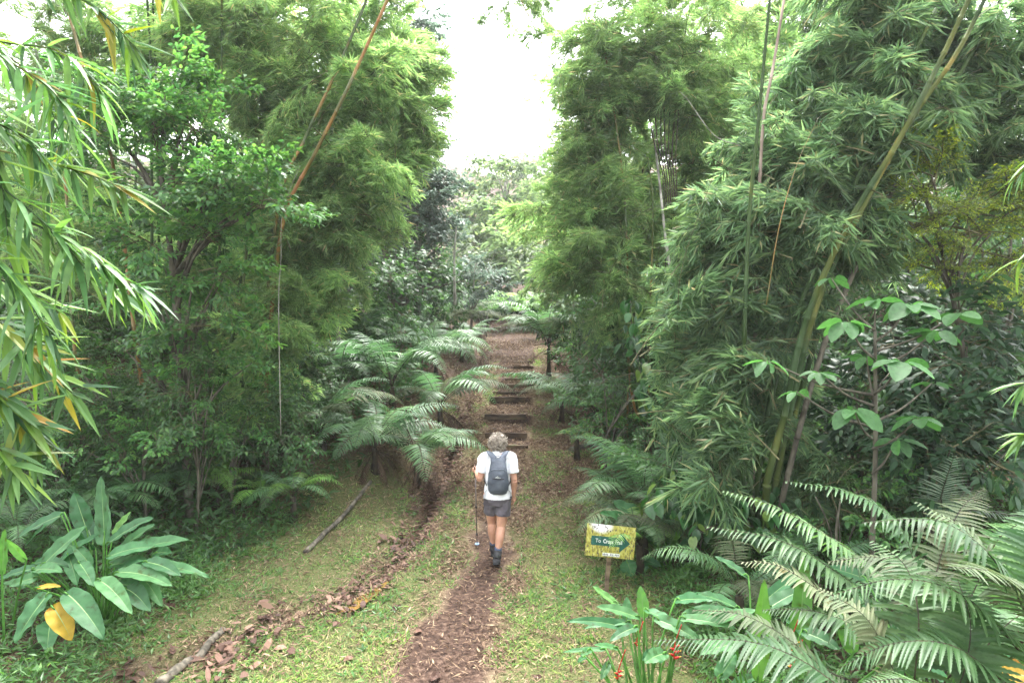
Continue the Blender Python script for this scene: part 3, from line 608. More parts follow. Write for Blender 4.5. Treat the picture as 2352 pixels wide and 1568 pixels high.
Wd = np.linalg.norm(tr_-tl); Hd = np.linalg.norm(bl_-tl); tilt = math.atan2(tr_[2]-tl[2], tr_[0]-tl[0]); ctr = (tl+tr_+bl_+br_)/4-np.array(sign.location)
yawr = R(0)
mb = MB(); simple_box(mb, (0, 0, 0), (Wd, .012, Hd), 'board')
bo = link('board', mb.mesh('board'), sign, ctr+[0, -.03, 0], (R(-10), -tilt, 0))
mb = MB(); hw = Wd/2; aw = [(-.81*hw, -.06), (-.81*hw, .50), (.41*hw, .50), (.41*hw, .93), (.8*hw, .06), (.41*hw, -.80), (.41*hw, -.39), (-.81*hw, -.39)]
aw = [(-.79*hw, .30*Hd*.5-.0), (.38*hw, .30*Hd*.5), (.38*hw, .62*Hd*.5), (.80*hw, -.02*Hd*.5), (.38*hw, -.62*Hd*.5+.0), (.38*hw, -.28*Hd*.5), (-.79*hw, -.28*Hd*.5)]
V = [[x_, -.0075, z_-.004] for x_, z_ in aw]+[[x_, -.0062, z_-.004] for x_, z_ in aw]
T = [[0, 6, 5], [0, 5, 1], [2, 1, 5], [2, 5, 4], [2, 4, 3]]; T += [[a_, (a_+1) % 7, (a_+1) % 7+7] for a_ in range(7)]+[[a_, (a_+1) % 7+7, a_+7] for a_ in range(7)]
mb.add(V, T, 'arrow'); link('arrow', mb.mesh('arrow'), bo)
text_mesh('To', .062, M['white'], 'lettering', bo, (-.62*hw, -.0085, -.022), (R(90), 0, 0), .0006, .9)
text_mesh('Crops Trail', .062, M['white'], 'lettering', bo, (-.30*hw, -.0085, -.022), (R(90), 0, 0), .0006, .76, .0014)
mb = MB(); simple_box(mb, (.06*hw, -.0065, -.82*Hd*.5), (.70*hw, .002, .035), 'white'); link('sponsor_strip', mb.mesh('sponsor_strip'), bo)
mb = MB()
for k in range(11):
    if k in (4, 7): continue
    simple_box(mb, ((-.26+.062*k)*hw, -.0082, -.82*Hd*.5+.002*(k % 3-1)), (.045*hw, .001, .016+.005*(k % 2)), 'purple')
link('faded_mark', mb.mesh('faded_mark'), bo)
mb = MB(); mb.add(*tube([[-.01, -.012, .63*Hd*.5], [-.01, -.004, .63*Hd*.5]], .008, 8), 'stipe'); link('bolt', mb.mesh('bolt'), bo)
mb = MB(); q_ = P(1399, 1262, d0)-np.array(sign.location)
mb.add(*box_verts((0, 0, 0), np.linalg.norm(q_)+.12, .055, .045, 0, rng, .002), 'wood'); po = link('post', mb.mesh('post'), sign, q_*.5+[0, .005, .0])
po.rotation_euler = (0, -math.pi/2+math.atan2(q_[0], q_[2]), 0)

# ================================================================ PERSON
M['skin'] = noise_mat('skin', (.42, .22, .15), (.52, .29, .20), 12, .5, bump=.05)
M['shirt'] = noise_mat('white_shirt', (.66, .68, .72), (.78, .80, .83), 9, .8, bump=.5)
M['shorts'] = noise_mat('grey_shorts', (.075, .068, .08), (.125, .115, .135), 10, .8, bump=.5)
M['boot'] = noise_mat('dark_boot', (.02, .02, .022), (.06, .06, .065), 20, .55)
M['sole'] = flat_mat('boot_sole', (.03, .03, .032), .8)
M['sock'] = flat_mat('blue_sock', (.07, .10, .17), .9)
M['pack'] = noise_mat('pack_fabric', (.05, .06, .078), (.085, .10, .125), 9, .6, bump=.6)
M['pack_light'] = noise_mat('pack_yoke', (.085, .10, .13), (.125, .145, .18), 12, .6, bump=.4)
M['strap'] = flat_mat('black_strap', (.02, .02, .025), .7)
M['hair'] = noise_mat('grey_curls', (.10, .08, .06), (.42, .37, .31), 28, .7, bump=.6)
M['pole'] = flat_mat('pole_metal', (.16, .13, .12), .35, .6)
M['ring'] = flat_mat('blue_basket', (.12, .22, .38), .4)
def ring_loft(rings, k=18):
    """rings: (center, rx, ry, axis) elliptical sections, closed ends"""
    V = []
    for (c, rx, ry, ax) in rings:
        c = np.array(c, float); ax = norm(ax); xx = np.array([1., 0, 0]); xx = norm(xx-ax*np.dot(xx, ax)); yy = np.cross(ax, xx)
        for t in np.arange(k)*2*np.pi/k: V.append(c+xx*rx*math.cos(t)+yy*ry*math.sin(t))
    n_ = len(rings); T = []
    for i in range(n_-1):
        for j in range(k): a_, b_ = i*k+j, i*k+(j+1) % k; T += [[a_, b_, b_+k], [a_, b_+k, a_+k]]
    V += [np.array(rings[0][0], float), np.array(rings[-1][0], float)]; c0 = n_*k
    T += [[c0, (j+1) % k, j] for j in range(k)]+[[c0+1, (n_-1)*k+j, (n_-1)*k+(j+1) % k] for j in range(k)]
    return np.array(V), np.array(T)
def limb(mb, pts, rads, m, k=12, n_=20):
    C = spline(pts, n_); u = np.linspace(0, 1, n_); rr = np.interp(u, np.linspace(0, 1, len(rads)), rads); mb.add(*tube(C, rr, k), m)
def remeshed(mb, name, vox, parent, m, smooth_it=4, noise=0):
    me = mb.mesh(name, True); o = bpy.data.objects.new(name, me); COL.objects.link(o)
    a_ = o.modifiers.new('r', 'REMESH'); a_.mode = 'VOXEL'; a_.voxel_size = vox; s_ = o.modifiers.new('s', 'SMOOTH'); s_.iterations = smooth_it; s_.factor = .5
    if noise:
        tx = bpy.data.textures.new(name, 'CLOUDS'); tx.noise_scale = .06; d_ = o.modifiers.new('d', 'DISPLACE'); d_.texture = tx; d_.strength = noise; d_.mid_level = .5
    dg = bpy.context.evaluated_depsgraph_get(); new = bpy.data.meshes.new_from_object(o.evaluated_get(dg)); bpy.data.objects.remove(o)
    new.materials.clear(); new.materials.append(M[m]); new.polygons.foreach_set('use_smooth', [True]*len(new.polygons)); new.polygons.foreach_set('material_index', [0]*len(new.polygons))
    return link(name, new, parent)
pf = G(1143, 1296)
per = thing('person', 'walker seen from behind in white T-shirt and grey shorts, hand on a trekking pole', 'person', (pf[0], pf[1]+.12, pf[2]))
HT = 1.0
JT = dict(hipL=(-.09, .02, .86), kneeL=(-.085, .16, .47), ankL=(-.055, .17, .09), hipR=(.085, 0, .86), kneeR=(.045, .0, .465), ankR=(-.005, -.16, .12),
          shL=(-.175, .02, 1.36), elL=(-.23, -.01, 1.09), haL=(-.285, .19, 1.12), shR=(.175, .02, 1.36), elR=(.215, -.035, 1.08), haR=(.205, .06, .85))
J = {k_: np.array(v_) for k_, v_ in JT.items()}
bm_ = MB()
bm_.add(*ring_loft([((0, .01, .80), .13, .10, (0, 0, 1)), ((0, .0, .9), .165, .12, (0, 0, 1)), ((0, .01, 1.03), .135, .1, (0, 0, 1)), ((0, .02, 1.2), .155, .11, (0, 0, 1)), ((0, .03, 1.34), .17, .10, (0, .1, 1)), ((0, .04, 1.42), .10, .07, (0, .15, 1))]), 'skin')
for s_ in 'LR':
    limb(bm_, [J['hip'+s_]+[0, 0, .03], J['knee'+s_]], [.098, .085, .06], 'skin'); kn, an = J['knee'+s_], J['ank'+s_]
    limb(bm_, [kn+[0, 0, .04], kn, kn*.7+an*.3+[0, -.022, 0], kn*.35+an*.65+[0, -.008, 0], an], [.058, .055, .062, .046, .036], 'skin')
    fd = np.array([0, 1, 0.]) if s_ == 'L' else norm([0, .93, -.38])
    limb(bm_, [an-[0, 0, .01], an+fd*.07-[0, 0, .045], an+fd*.17-[0, 0, .05]], [.045, .042, .03], 'skin')
    sh, el, ha = J['sh'+s_], J['el'+s_], J['ha'+s_]
    limb(bm_, [sh, (sh+el)/2, el], [.056, .05, .04], 'skin'); limb(bm_, [el, el*.6+ha*.4, ha], [.041, .042, .026], 'skin')
bm_.add(*ring_loft([((0, .04, 1.38), .065, .06, (0, .2, 1)), ((0, .055, 1.45), .055, .055, (0, .2, 1)), ((0, .065, 1.5), .05, .055, (0, .1, 1))]), 'skin')
# head: skull, jaw, face, nose, ears
hc = np.array([0, .085, 1.555])
bm_.add(*ring_loft([(hc+[0, .035, -.10], .03, .035, (0, 0, 1)), (hc+[0, .025, -.075], .052, .06, (0, 0, 1)), (hc+[0, .01, -.03], .068, .085, (0, 0, 1)), (hc+[0, 0, .02], .073, .093, (0, 0, 1)), (hc+[0, -.005, .06], .062, .08, (0, 0, 1)), (hc+[0, -.005, .088], .03, .04, (0, 0, 1))]), 'skin')
limb(bm_, [hc+[0, .08, .005], hc+[0, .108, -.03], hc+[0, .09, -.042]], [.008, .014, .01], 'skin', 8, 8)
for e in (-1, 1): bm_.add(*ring_loft([(hc+[e*.07, -.005, -.03], .006, .012, (0, 0, 1)), (hc+[e*.077, -.008, -.005], .009, .019, (0, 0, 1)), (hc+[e*.075, -.005, .018], .005, .012, (0, 0, 1))], 10), 'skin')
limb(bm_, [hc+[-.022, .082, -.062], hc+[0, .09, -.06], hc+[.022, .082, -.062]], [.006, .009, .006], 'skin', 8, 6)
# hands: palm and five fingers; left grips the pole, right hangs relaxed
hl = J['haL']; pole_top = hl+np.array([-.015, .055, .055])
def hand(mb, wr, fwd, palm, across, curl, fl=(.072, .08, .075, .06)):
    fwd, palm, across = norm(fwd), norm(palm), norm(across)
    mb.add(*ring_loft([(wr-fwd*.01, .024, .02, fwd), (wr+fwd*.03, .03, .02, fwd), (wr+fwd*.075, .034, .017, fwd)], 12), 'skin')
    pb = wr+fwd*.045
    for i in range(4):
        a_ = pb+fwd*.03+across*(.0285-.019*i); L_ = fl[i]; p_ = [a_-fwd*.02, a_]
        ang = 0.
        for sgm in (.45, .32, .23): ang += curl; p_.append(p_[-1]+(fwd*math.cos(ang)+palm*math.sin(ang))*L_*sgm)
        limb(mb, p_, [.0098, .0095, .009, .008, .007], 'skin', 8, 10)
    t0 = wr+fwd*.02+across*.03; td = norm(fwd*.7+across*.75+palm*.25)
    limb(mb, [t0-across*.015, t0+td*.03, t0+td*.055+palm*.012*curl], [.012, .0115, .009], 'skin', 8, 8)
hand(bm_, hl, (-.1, 1, .25), (-.7, .1, 0), (0, -.15, 1), 1.25)
hand(bm_, J['haR'], (.0, .22, -1), (-.7, .5, 0), (-.2, .9, .1), .32)
body = remeshed(bm_, 'body', .007, per, 'skin', 2)
# eyes on the face (turned away from the camera)
for e in (-1, 1):
    mb = MB(); mb.add(*ring_loft([(hc+[e*.028, .083, -.006], .005, .003, (0, 0, 1)), (hc+[e*.028, .084, .0], .011, .008, (0, 0, 1)), (hc+[e*.028, .083, .006], .005, .003, (0, 0, 1))], 10), 'white'); link('eye', mb.mesh('eye', True), per)
# hair: mass plus curls
mb = MB(); ring = []
for t, rr in ((-.105, .055), (-.08, .085), (-.04, .105), (.0, .112), (.045, .107), (.08, .085), (.105, .045)): ring.append((hc+np.array([0, -.03+.01*(t > 0), t+.01]), rr, rr*.95, (0, .15, 1)))
mb.add(*ring_loft(ring), 'hair'); hr = np.random.default_rng(3)
for i in range(520):
    u = norm(hr.normal(0, 1, 3)); u[1] = -abs(u[1])*.9+.25*hr.random()
    c = hc+np.array([0, -.03, .01])+norm(u)*np.array([.108, .104, .112]); a_ = norm(hr.normal(0, 1, 3)); b_ = norm(np.cross(a_, u)); rad = hr.uniform(.009, .021); c = c+u*hr.uniform(-.004, .014)
    th_ = np.linspace(0, 4.6, 7); pts_ = c+rad*(np.cos(th_)[:, None]*a_+np.sin(th_)[:, None]*b_)+np.linspace(0, -.016, 7)[:, None]*np.array([0, 0, 1])
    mb.add(*tube(pts_, hr.uniform(.0028, .0048), 4), 'hair')
link('hair', mb.mesh('hair', True), per)
# clothes
cb = MB()
cb.add(*ring_loft([((0.0, .0, .845), .182, .135, (0, 0, 1)), ((0, .0, .93), .178, .13, (0, 0, 1)), ((0, .01, 1.06), .162, .12, (0, 0, 1)), ((0, .02, 1.2), .172, .125, (0, 0, 1)), ((0, .03, 1.33), .178, .112, (0, .1, 1)), ((0, .035, 1.395), .125, .085, (0, .12, 1)), ((0, .045, 1.44), .064, .062, (0, .15, 1)), ((0, .05, 1.455), .060, .060, (0, .15, 1))], 24), 'shirt')
for s_ in 'LR':
    sh, el = J['sh'+s_], J['el'+s_]; sg = -1 if s_ == 'L' else 1
    limb(cb, [sh+[-.09*sg, 0, .025], sh+[0, 0, .0], sh*.55+el*.45, sh*.33+el*.67], [.06, .074, .076, .076], 'shirt', 14)
remeshed(cb, 'shirt', .008, per, 'shirt', 2, .022)
cb = MB()
cb.add(*ring_loft([((0, .0, .76), .15, .115, (0, 0, 1)), ((0, -.005, .84), .175, .13, (0, 0, 1)), ((0, .0, .93), .16, .12, (0, 0, 1))], 24), 'shorts')
for s_ in 'LR':
    hp, kn = J['hip'+s_], J['knee'+s_]; limb(cb, [hp+[0, 0, .02], hp*.6+kn*.4, hp*.38+kn*.62], [.10, .10, .10], 'shorts', 16)
remeshed(cb, 'shorts', .008, per, 'shorts', 2, .02)
for s_ in 'LR':
    kn, an = J['knee'+s_], J['ank'+s_]; ax = norm(kn-an); fd = np.array([0, 1, 0.]) if s_ == 'L' else norm([0, .93, -.38]); up = norm(ax-fd*np.dot(ax, fd))
    mb = MB(); mb.add(*tube([an+ax*.06, an+ax*.115, an+ax*.12], [.047, .049, .044], 12), 'sock'); link('sock', mb.mesh('sock', True), per)
    bt = MB(); limb(bt, [an+ax*.075, an+ax*.03, an-up*.02], [.056, .054, .056], 'boot', 12)
    limb(bt, [an-up*.045-fd*.03, an-up*.05+fd*.05, an-up*.055+fd*.14, an-up*.065+fd*.19], [.05, .052, .045, .034], 'boot', 12)
    bo_ = remeshed(bt, 'boot', .007, per, 'boot', 2)
    mb = MB(); V = []
    for t, wd in ((-.085, .028), (-.06, .043), (0, .045), (.08, .047), (.15, .05), (.2, .04), (.225, .018)):
        c = an-up*.085+fd*t
        for a_ in (-1, 1):
            for h_ in (-.014, .014): V.append(c+np.array([a_*wd, 0, 0])+up*h_)
    T = []
    for i in range(6):
        o_ = i*4; n4 = o_+4
        for a_, b_ in ((0, 1), (1, 3), (3, 2), (2, 0)): T += [[o_+a_, o_+b_, n4+b_], [o_+a_, n4+b_, n4+a_]]
    T += [[0, 2, 3], [0, 3, 1], [24, 25, 27], [24, 27, 26]]; mb.add(V, T, 'sole'); link('sole', mb.mesh('sole'), bo_)
# backpack
bk = thing('backpack', 'dark grey nylon daypack with a horizontal zip worn on the back of the walker', 'backpack', per.location)
bp_ = MB(); rg = []
for z_, rx, ry, cy in ((.925, .06, .03, -.15), (.945, .105, .06, -.16), (1.0, .132, .08, -.17), (1.1, .137, .09, -.175), (1.2, .125, .085, -.165), (1.28, .108, .07, -.145), (1.34, .10, .05, -.12), (1.39, .105, .025, -.095)): rg.append(((.01, cy, z_), rx, ry, (0, .12, 1)))
bp_.add(*ring_loft(rg, 24), 'pack'); remeshed(bp_, 'bag', .008, bk, 'pack', 2, .01)
def band(pts, w_, th_, m, name, parent, across=(1, 0, 0)):
    C = spline(pts, 14); mb = MB(); a_ = norm(across); tg = norm(np.gradient(C, axis=0)); nr = norm(np.cross(tg, a_)); s2 = norm(np.cross(nr, tg)); wv = np.broadcast_to(w_, (14,)) if np.isscalar(w_) else np.interp(np.linspace(0, 1, 14), np.linspace(0, 1, len(w_)), w_)
    V = np.stack([C-s2*wv[:, None]/2-nr*th_/2, C+s2*wv[:, None]/2-nr*th_/2, C+s2*wv[:, None]/2+nr*th_/2, C-s2*wv[:, None]/2+nr*th_/2], 1).reshape(-1, 3); T = []
    for i in range(13):
        for j in range(4): p_, q2 = i*4+j, i*4+(j+1) % 4; T += [[p_, q2, q2+4], [p_, q2+4, p_+4]]
    mb.add(V, T, m); return link(name, mb.mesh(name, True), parent)
for sg in (-1, 1):
    band([(sg*.05+.01, -.115, 1.385), (sg*.095, -.075, 1.44), (sg*.12, .0, 1.452), (sg*.125, .10, 1.40), (sg*.13, .15, 1.30)], [.075, .06, .055, .05, .045], .012, 'pack_light', 'shoulder_strap', bk)
    band([(sg*.13, .15, 1.30), (sg*.17, .12, 1.18), (sg*.178, .0, 1.10), (sg*.14, -.10, 1.03)], .022, .004, 'strap', 'side_strap', bk, (0, 0, 1))
    band([(sg*.14, -.10, .97), (sg*.165, -.08, .93), (sg*.17, -.06, .86), (sg*.18, -.07, .70 if sg < 0 else .84)], .014, .003, 'strap', 'loose_strap', bk, (0, 1, 0))
mb = MB(); bc = [(-.085, 1.40), (-.04, 1.372), (.01, 1.362), (.06, 1.372), (.105, 1.40), (.085, 1.34), (.055, 1.285), (.01, 1.27), (-.035, 1.285), (-.065, 1.34)]
yk = lambda x_, z_: -.125-.42*max(0, 1.385-z_)*1.02-.0+.9*(x_-.01)**2
V = [[x_, yk(x_, z_)-.012, z_] for x_, z_ in bc]+[[.01, yk(.01, 1.325)-.016, 1.325]]; mb.add(V, [[10, (i+1) % 10, i] for i in range(10)], 'pack_light'); link('yoke', mb.mesh('yoke', True), bk)
# front zip pocket edge, zip, badge, haul loop
band([(-.095, -.205, 1.24), (-.05, -.232, 1.275), (.01, -.235, 1.268), (.07, -.232, 1.275), (.115, -.2, 1.235)], .012, .006, 'pack_light', 'piping', bk, (0, 0, 1))
band([(-.06, -.258, 1.165), (.01, -.268, 1.158), (.085, -.258, 1.158)], .012, .005, 'strap', 'zip', bk, (0, 0, 1))
mb = MB(); y0_ = -.2645
V = [(-.028, y0_, 1.176), (.042, y0_, 1.172), (.042, y0_, 1.177), (-.028, y0_, 1.181), (-.012, y0_, 1.183), (.004, y0_, 1.196), (.012, y0_, 1.190), (.02, y0_, 1.181), (.012, y0_, 1.186), (.004, y0_, 1.191), (-.004, y0_, 1.183)]
mb.add(V, [[0, 1, 2], [0, 2, 3], [4, 10, 9], [4, 9, 5], [5, 9, 8], [5, 8, 6], [6, 8, 7]], 'white'); link('badge', mb.mesh('badge'), bk)
mb = MB(); mb.add(*tube([(-.025, -.10, 1.392), (-.01, -.11, 1.41), (.012, -.11, 1.415), (.03, -.11, 1.408), (.04, -.1, 1.39)], .004, 6), 'strap'); link('haul_loop', mb.mesh('haul_loop', True), bk)
# trekking pole
gp = np.array(per.location)+hl+np.array([-.02, .065, .03])
tipg = G(1096, 1256); tipg = np.array([tipg[0], tipg[1], gz(tipg[0], tipg[1])])
ax = norm(gp-tipg); top_ = gp+ax*.05
tp = thing('trekking_pole', 'slim metal trekking pole in the left hand of the walker, tip on the soil', 'trekking pole', tipg)
def pp(t_): return tipg+(top_-tipg)*t_
mb = MB(); mb.add(*tube([pp(0), pp(.03)], [.003, .006], 8), 'strap'); part('tip', mb, tp, True)
mb = MB(); mb.add(*tube([pp(.03), pp(.16), pp(.161), pp(.5), pp(.501), pp(.88)], [.006, .006, .008, .008, .0095, .0095], 8), 'pole'); part('shaft', mb, tp, True)
mb = MB(); mb.add(*tube([pp(.032), pp(.038), pp(.044)], [.008, .033, .03], 10), 'ring'); part('basket', mb, tp)
for t_ in (.16, .5): mb = MB(); mb.add(*tube([pp(t_-.012), pp(t_+.012)], .013, 8), 'strap'); part('lock_collar', mb, tp, True)
mb = MB(); mb.add(*tube([pp(.86), pp(.9), pp(.96), pp(.99), pp(1.0)], [.013, .016, .015, .019, .012], 8), 'strap'); part('grip', mb, tp, True)
# ================================================================ BAMBOO CLUMPS AND TREES
def clump(name, label, cat, px, d, protos, blobs, culms, seed, group=None, sc=(.55, 1.2), dens=.95, out=.95, cf=.55):
    r = np.random.default_rng(2000+seed); b = np.array(base_at(px, d)); th = thing(name, label, cat, b, group)
    for (pts, rad, m) in culms:
        C = [P(a_, b_, c_-cf) for a_, b_, c_ in pts]; rad = rad*(1-cf/d)*.78
        if C[0][2] > b[2]+.05: C = [np.array([b[0]*.7+C[0][0]*.3, b[1]*.7+C[0][1]*.3, b[2]-.1])]+C
        culm(th, C, rad, m)
    place_branches(th, protos, [(q[0], q[1], q[2], q[3]*1.2, q[4]*1.2)+tuple(q[5:]) for q in blobs], r, sc=sc, dens=dens, out=out); return th
GB = 'bamboo clumps along the trail'
clump('bamboo_clump', 'tall bamboo clump left of the trail with two parallel orange culms leaning to the right', 'bamboo', 615, 11.5, BB,
      [(700, 90, 12, 230, 130, 66), (850, 230, 11.8, 130, 130, 46), (790, 400, 11.3, 100, 100, 32), (905, 90, 12.5, 35, 90, 9), (935, 270, 12.2, 55, 100, 18), (860, 420, 12.6, 60, 60, 8), (1000, 240, 12.4, 15, 15, 2), (960, 310, 12.8, 25, 20, 3), (620, 280, 12.6, 150, 140, 40),
       (750, 540, 11.4, 110, 75, 22), (600, 560, 10.9, 70, 70, 8), (640, 760, 11, 70, 90, 16), (560, 830, 11, 80, 60, 10), (720, 660, 11.6, 90, 60, 14), (840, 540, 12, 60, 50, 8), (560, 500, 11.2, 60, 70, 9)],
      [([(612, 880, 11.3), (648, 520, 11), (720, 360, 10.8), (795, 210, 10.6), (890, 0, 10.4), (930, -90, 10.4)], .052, 'culm_o'),
       ([(598, 880, 11.5), (640, 470, 11.2), (700, 320, 11.2), (770, 170, 11), (838, 10, 10.9), (870, -80, 10.9)], .048, 'culm_o'),
       ([(580, 880, 11.9), (640, 600, 12), (735, 290, 12), (790, 60, 12), (800, -60, 12)], .04, 'culm_o'),
       ([(560, 900, 11.4), (540, 700, 11.5), (600, 500, 11.9), (650, 200, 12.2)], .045, 'culm_g'),
       ([(500, 960, 10.9), (515, 860, 10.9), (560, 640, 11.2), (575, 400, 11.8)], .045, 'culm_y'),
       ([(490, 930, 11), (480, 760, 11.3), (505, 560, 11.8)], .045, 'culm_g')], 1, GB)
clump('bamboo_clump', 'bamboo clump at the upper left with straight vertical green culms', 'bamboo', 380, 12.5, BB,
      [(440, 60, 12.8, 120, 110, 22), (240, 70, 13, 150, 100, 13), (560, 190, 12.6, 110, 110, 24), (320, 170, 13.4, 150, 80, 18), (120, 260, 13, 120, 140, 20), (90, 40, 13, 100, 90, 5), (200, 560, 12, 160, 130, 24), (470, 620, 12.2, 90, 80, 14)],
      [([(500, 980, 11.5), (503, 700, 11.5), (508, 300, 11.6), (509, 0, 11.7), (509, -120, 11.7)], .038, 'culm_y'),
       ([(350, 900, 12.4), (347, 200, 12.4), (338, 0, 12.4), (336, -120, 12.4)], .042, 'culm_g'),
       ([(372, 900, 12.7), (358, 200, 12.7), (351, 0, 12.7), (350, -120, 12.7)], .04, 'culm_g'),
       ([(330, 900, 10.6), (285, 560, 10.5), (256, 360, 10.4), (228, 280, 10.3), (180, 110, 10.3), (140, -40, 10.3)], .048, 'culm_o'),
       ([(190, 900, 11), (150, 420, 11), (120, 330, 11), (80, 100, 11)], .04, 'culm_o')], 2, GB)
clump('bamboo_clump', 'dense bamboo clump right of the sky gap with a bundle of dark upright stems', 'bamboo', 1540, 12.5, BB,
      [(1430, 110, 12.5, 130, 110, 44), (1580, 80, 13, 130, 100, 32), (1400, 260, 12.6, 90, 90, 26), (1360, 400, 12.8, 80, 90, 20), (1560, 230, 12.8, 110, 90, 22), (1330, 500, 13.2, 90, 90, 24), (1290, 590, 13.8, 80, 60, 15), (1420, 560, 12.4, 110, 100, 26), (1460, 680, 12, 90, 70, 14), (1330, 640, 12.8, 60, 60, 8)],
      [([(1530+q*7, 900, 13), (1525+q*5, 440+q*3, 12.6), (1500+q*9, 320, 12.8), (1470+q*18+9*(q % 3), 120-15*q, 13.6)], .02+.006*(q % 2), 'stipe') for q in range(7)]+
      [([(1560, 900, 12.2), (1552, 700, 12), (1530, 560, 12), (1515, 420, 12.6), (1500, 300, 13.6)], .045, 'pale_bark'),
       ([(1450, 900, 12.6), (1440, 560, 12.6), (1425, 360, 12.8), (1380, 60, 13)], .035, 'culm_o'), ([(1490, 900, 12.3), (1500, 500, 12.3), (1488, 360, 12.5)], .03, 'culm_y')], 3, GB)
clump('bamboo_clump', 'big green and yellow bamboo clump on the right, thick culms leaning to the upper right', 'bamboo', 1770, 8.2, BBC,
      [(2040, 90, 8.6, 190, 100, 34), (2230, 150, 8.4, 150, 130, 26), (1880, 270, 8.8, 120, 100, 24), (2080, 270, 8.2, 140, 90, 22), (2260, 340, 8.6, 120, 100, 16), (1760, 420, 8.5, 120, 90, 24), (1930, 420, 7.9, 100, 80, 18), (1700, 560, 8.2, 110, 90, 20), (1860, 560, 7.8, 100, 80, 16),
       (1980, 600, 8, 70, 70, 8), (1650, 700, 8.3, 100, 80, 18), (1780, 700, 7.9, 90, 70, 13), (1600, 830, 8.6, 90, 80, 13), (1700, 860, 8, 90, 70, 14), (1770, 960, 7.9, 80, 70, 12), (1640, 1040, 7.4, 60, 50, 7), (1690, 800, 7.6, 70, 70, 7), (1640, 900, 7.6, 60, 60, 6), (1640, 980, 8.4, 70, 60, 7), (1850, 1060, 7.7, 60, 60, 6)],
      [([(1760, 1120, 8), (1800, 960, 8), (1850, 740, 8), (1945, 520, 8), (2060, 330, 8), (2150, 160, 8), (2225, 0, 8), (2270, -100, 8)], .062, 'culm_y'),
       ([(1780, 1120, 8.2), (1870, 720, 8.2), (1985, 470, 8.2), (2110, 250, 8.2), (2200, 120, 8.2), (2290, -60, 8.2)], .058, 'culm_y'),
       ([(1740, 1100, 8.4), (1800, 800, 8.4), (1900, 560, 8.4), (1960, 430, 8.4), (2050, 230, 8.5), (2150, 20, 8.6)], .055, 'culm_g'),
       ([(1705, 1080, 8.1), (1708, 900, 8.1), (1712, 700, 8.1), (1722, 480, 8.3), (1742, 280, 8.4), (1768, 0, 8.6), (1780, -100, 8.6)], .042, 'culm_g'),
       ([(1730, 1060, 8.7), (1740, 600, 8.7), (1752, 290, 8.8), (1775, 160, 8.9), (1796, 30, 9), (1810, -60, 9)], .04, 'culm_grey'),
       ([(1800, 1130, 8.1), (1890, 800, 8.3), (2000, 540, 8.5), (2060, 420, 8.6)], .055, 'bark'),
       ([(1650, 1000, 8.8), (1655, 760, 8.8), (1700, 560, 8.9), (1900, 260, 9.2)], .045, 'culm_o'),
       ([(1620, 1000, 8.9), (1640, 720, 8.9), (1730, 420, 9.2), (1800, 260, 9.4)], .04, 'culm_g'),
       ([(1790, 1100, 8.6), (1900, 700, 8.6), (2010, 480, 8.6), (2140, 280, 8.7), (2250, 90, 8.8), (2330, -60, 8.8)], .055, 'culm_g'), ([(1690, 1060, 8.5), (1730, 860, 8.5), (1850, 600, 8.6), (1960, 400, 8.7)], .05, 'culm_g')], 4, GB, cf=.85)
clump('bamboo_clump', 'pale green bamboo at the top right behind the leaning culms', 'bamboo', 1900, 17, BBF,
      [(1700, 60, 17, 150, 110, 22), (1800, 200, 16.5, 120, 130, 20), (1950, 70, 17, 150, 110, 20), (1660, 330, 16, 110, 110, 16), (1820, 420, 16, 120, 110, 14), (2150, 60, 17, 150, 110, 16), (2300, 200, 17, 120, 160, 16), (2100, 330, 16.5, 130, 120, 12)],
      [([(1830, 700, 16.5), (1820, 300, 16.5), (1700, 0, 16.5)], .05, 'culm_g'), ([(2020, 700, 16), (2060, 300, 16), (2180, 0, 16)], .05, 'culm_g')], 5, GB)
clump('bamboo_clump', 'pale bamboo seen against the sky at the upper left edge', 'bamboo', 250, 18, BBF,
      [(350, 150, 18, 160, 90, 6), (120, 260, 18, 150, 130, 9), (80, 420, 17, 120, 130, 12), (600, 60, 19, 160, 90, 12), (820, 60, 19, 90, 70, 5)], [([(300, 700, 18), (310, 300, 18), (250, 0, 18)], .05, 'culm_g')], 6, GB)
# thin arching stems
def stem(pts, rad, m, label, cat='stem', name='bamboo_stem', group=None):
    C = spline([P(*p) for p in pts], 30); mb = MB(); mb.add(*tube(C, np.linspace(rad, rad*.35, 30), 5), m); o = link(name, mb.mesh(name, True, C[0]), None, C[0]); return tag(o, label, cat, group)
thn = thing('leaning_bamboo', 'single thin bamboo culm arching into the sky gap, tufted at its tip', 'bamboo', base_at(1440, 13))
culm(thn, [np.array(thn.location)-[0, 0, .1], P(1440, 760, 13), P(1400, 420, 13.2), P(1330, 260, 13.4), P(1270, 150, 13.6), P(1215, 40, 13.8), P(1170, -60, 14)], .022, 'culm_o')
place_branches(thn, BB, [(1180, 0, 14, 60, 25, 7), (1210, -40, 14, 90, 30, 8)], np.random.default_rng(8), sc=(.5, .8))
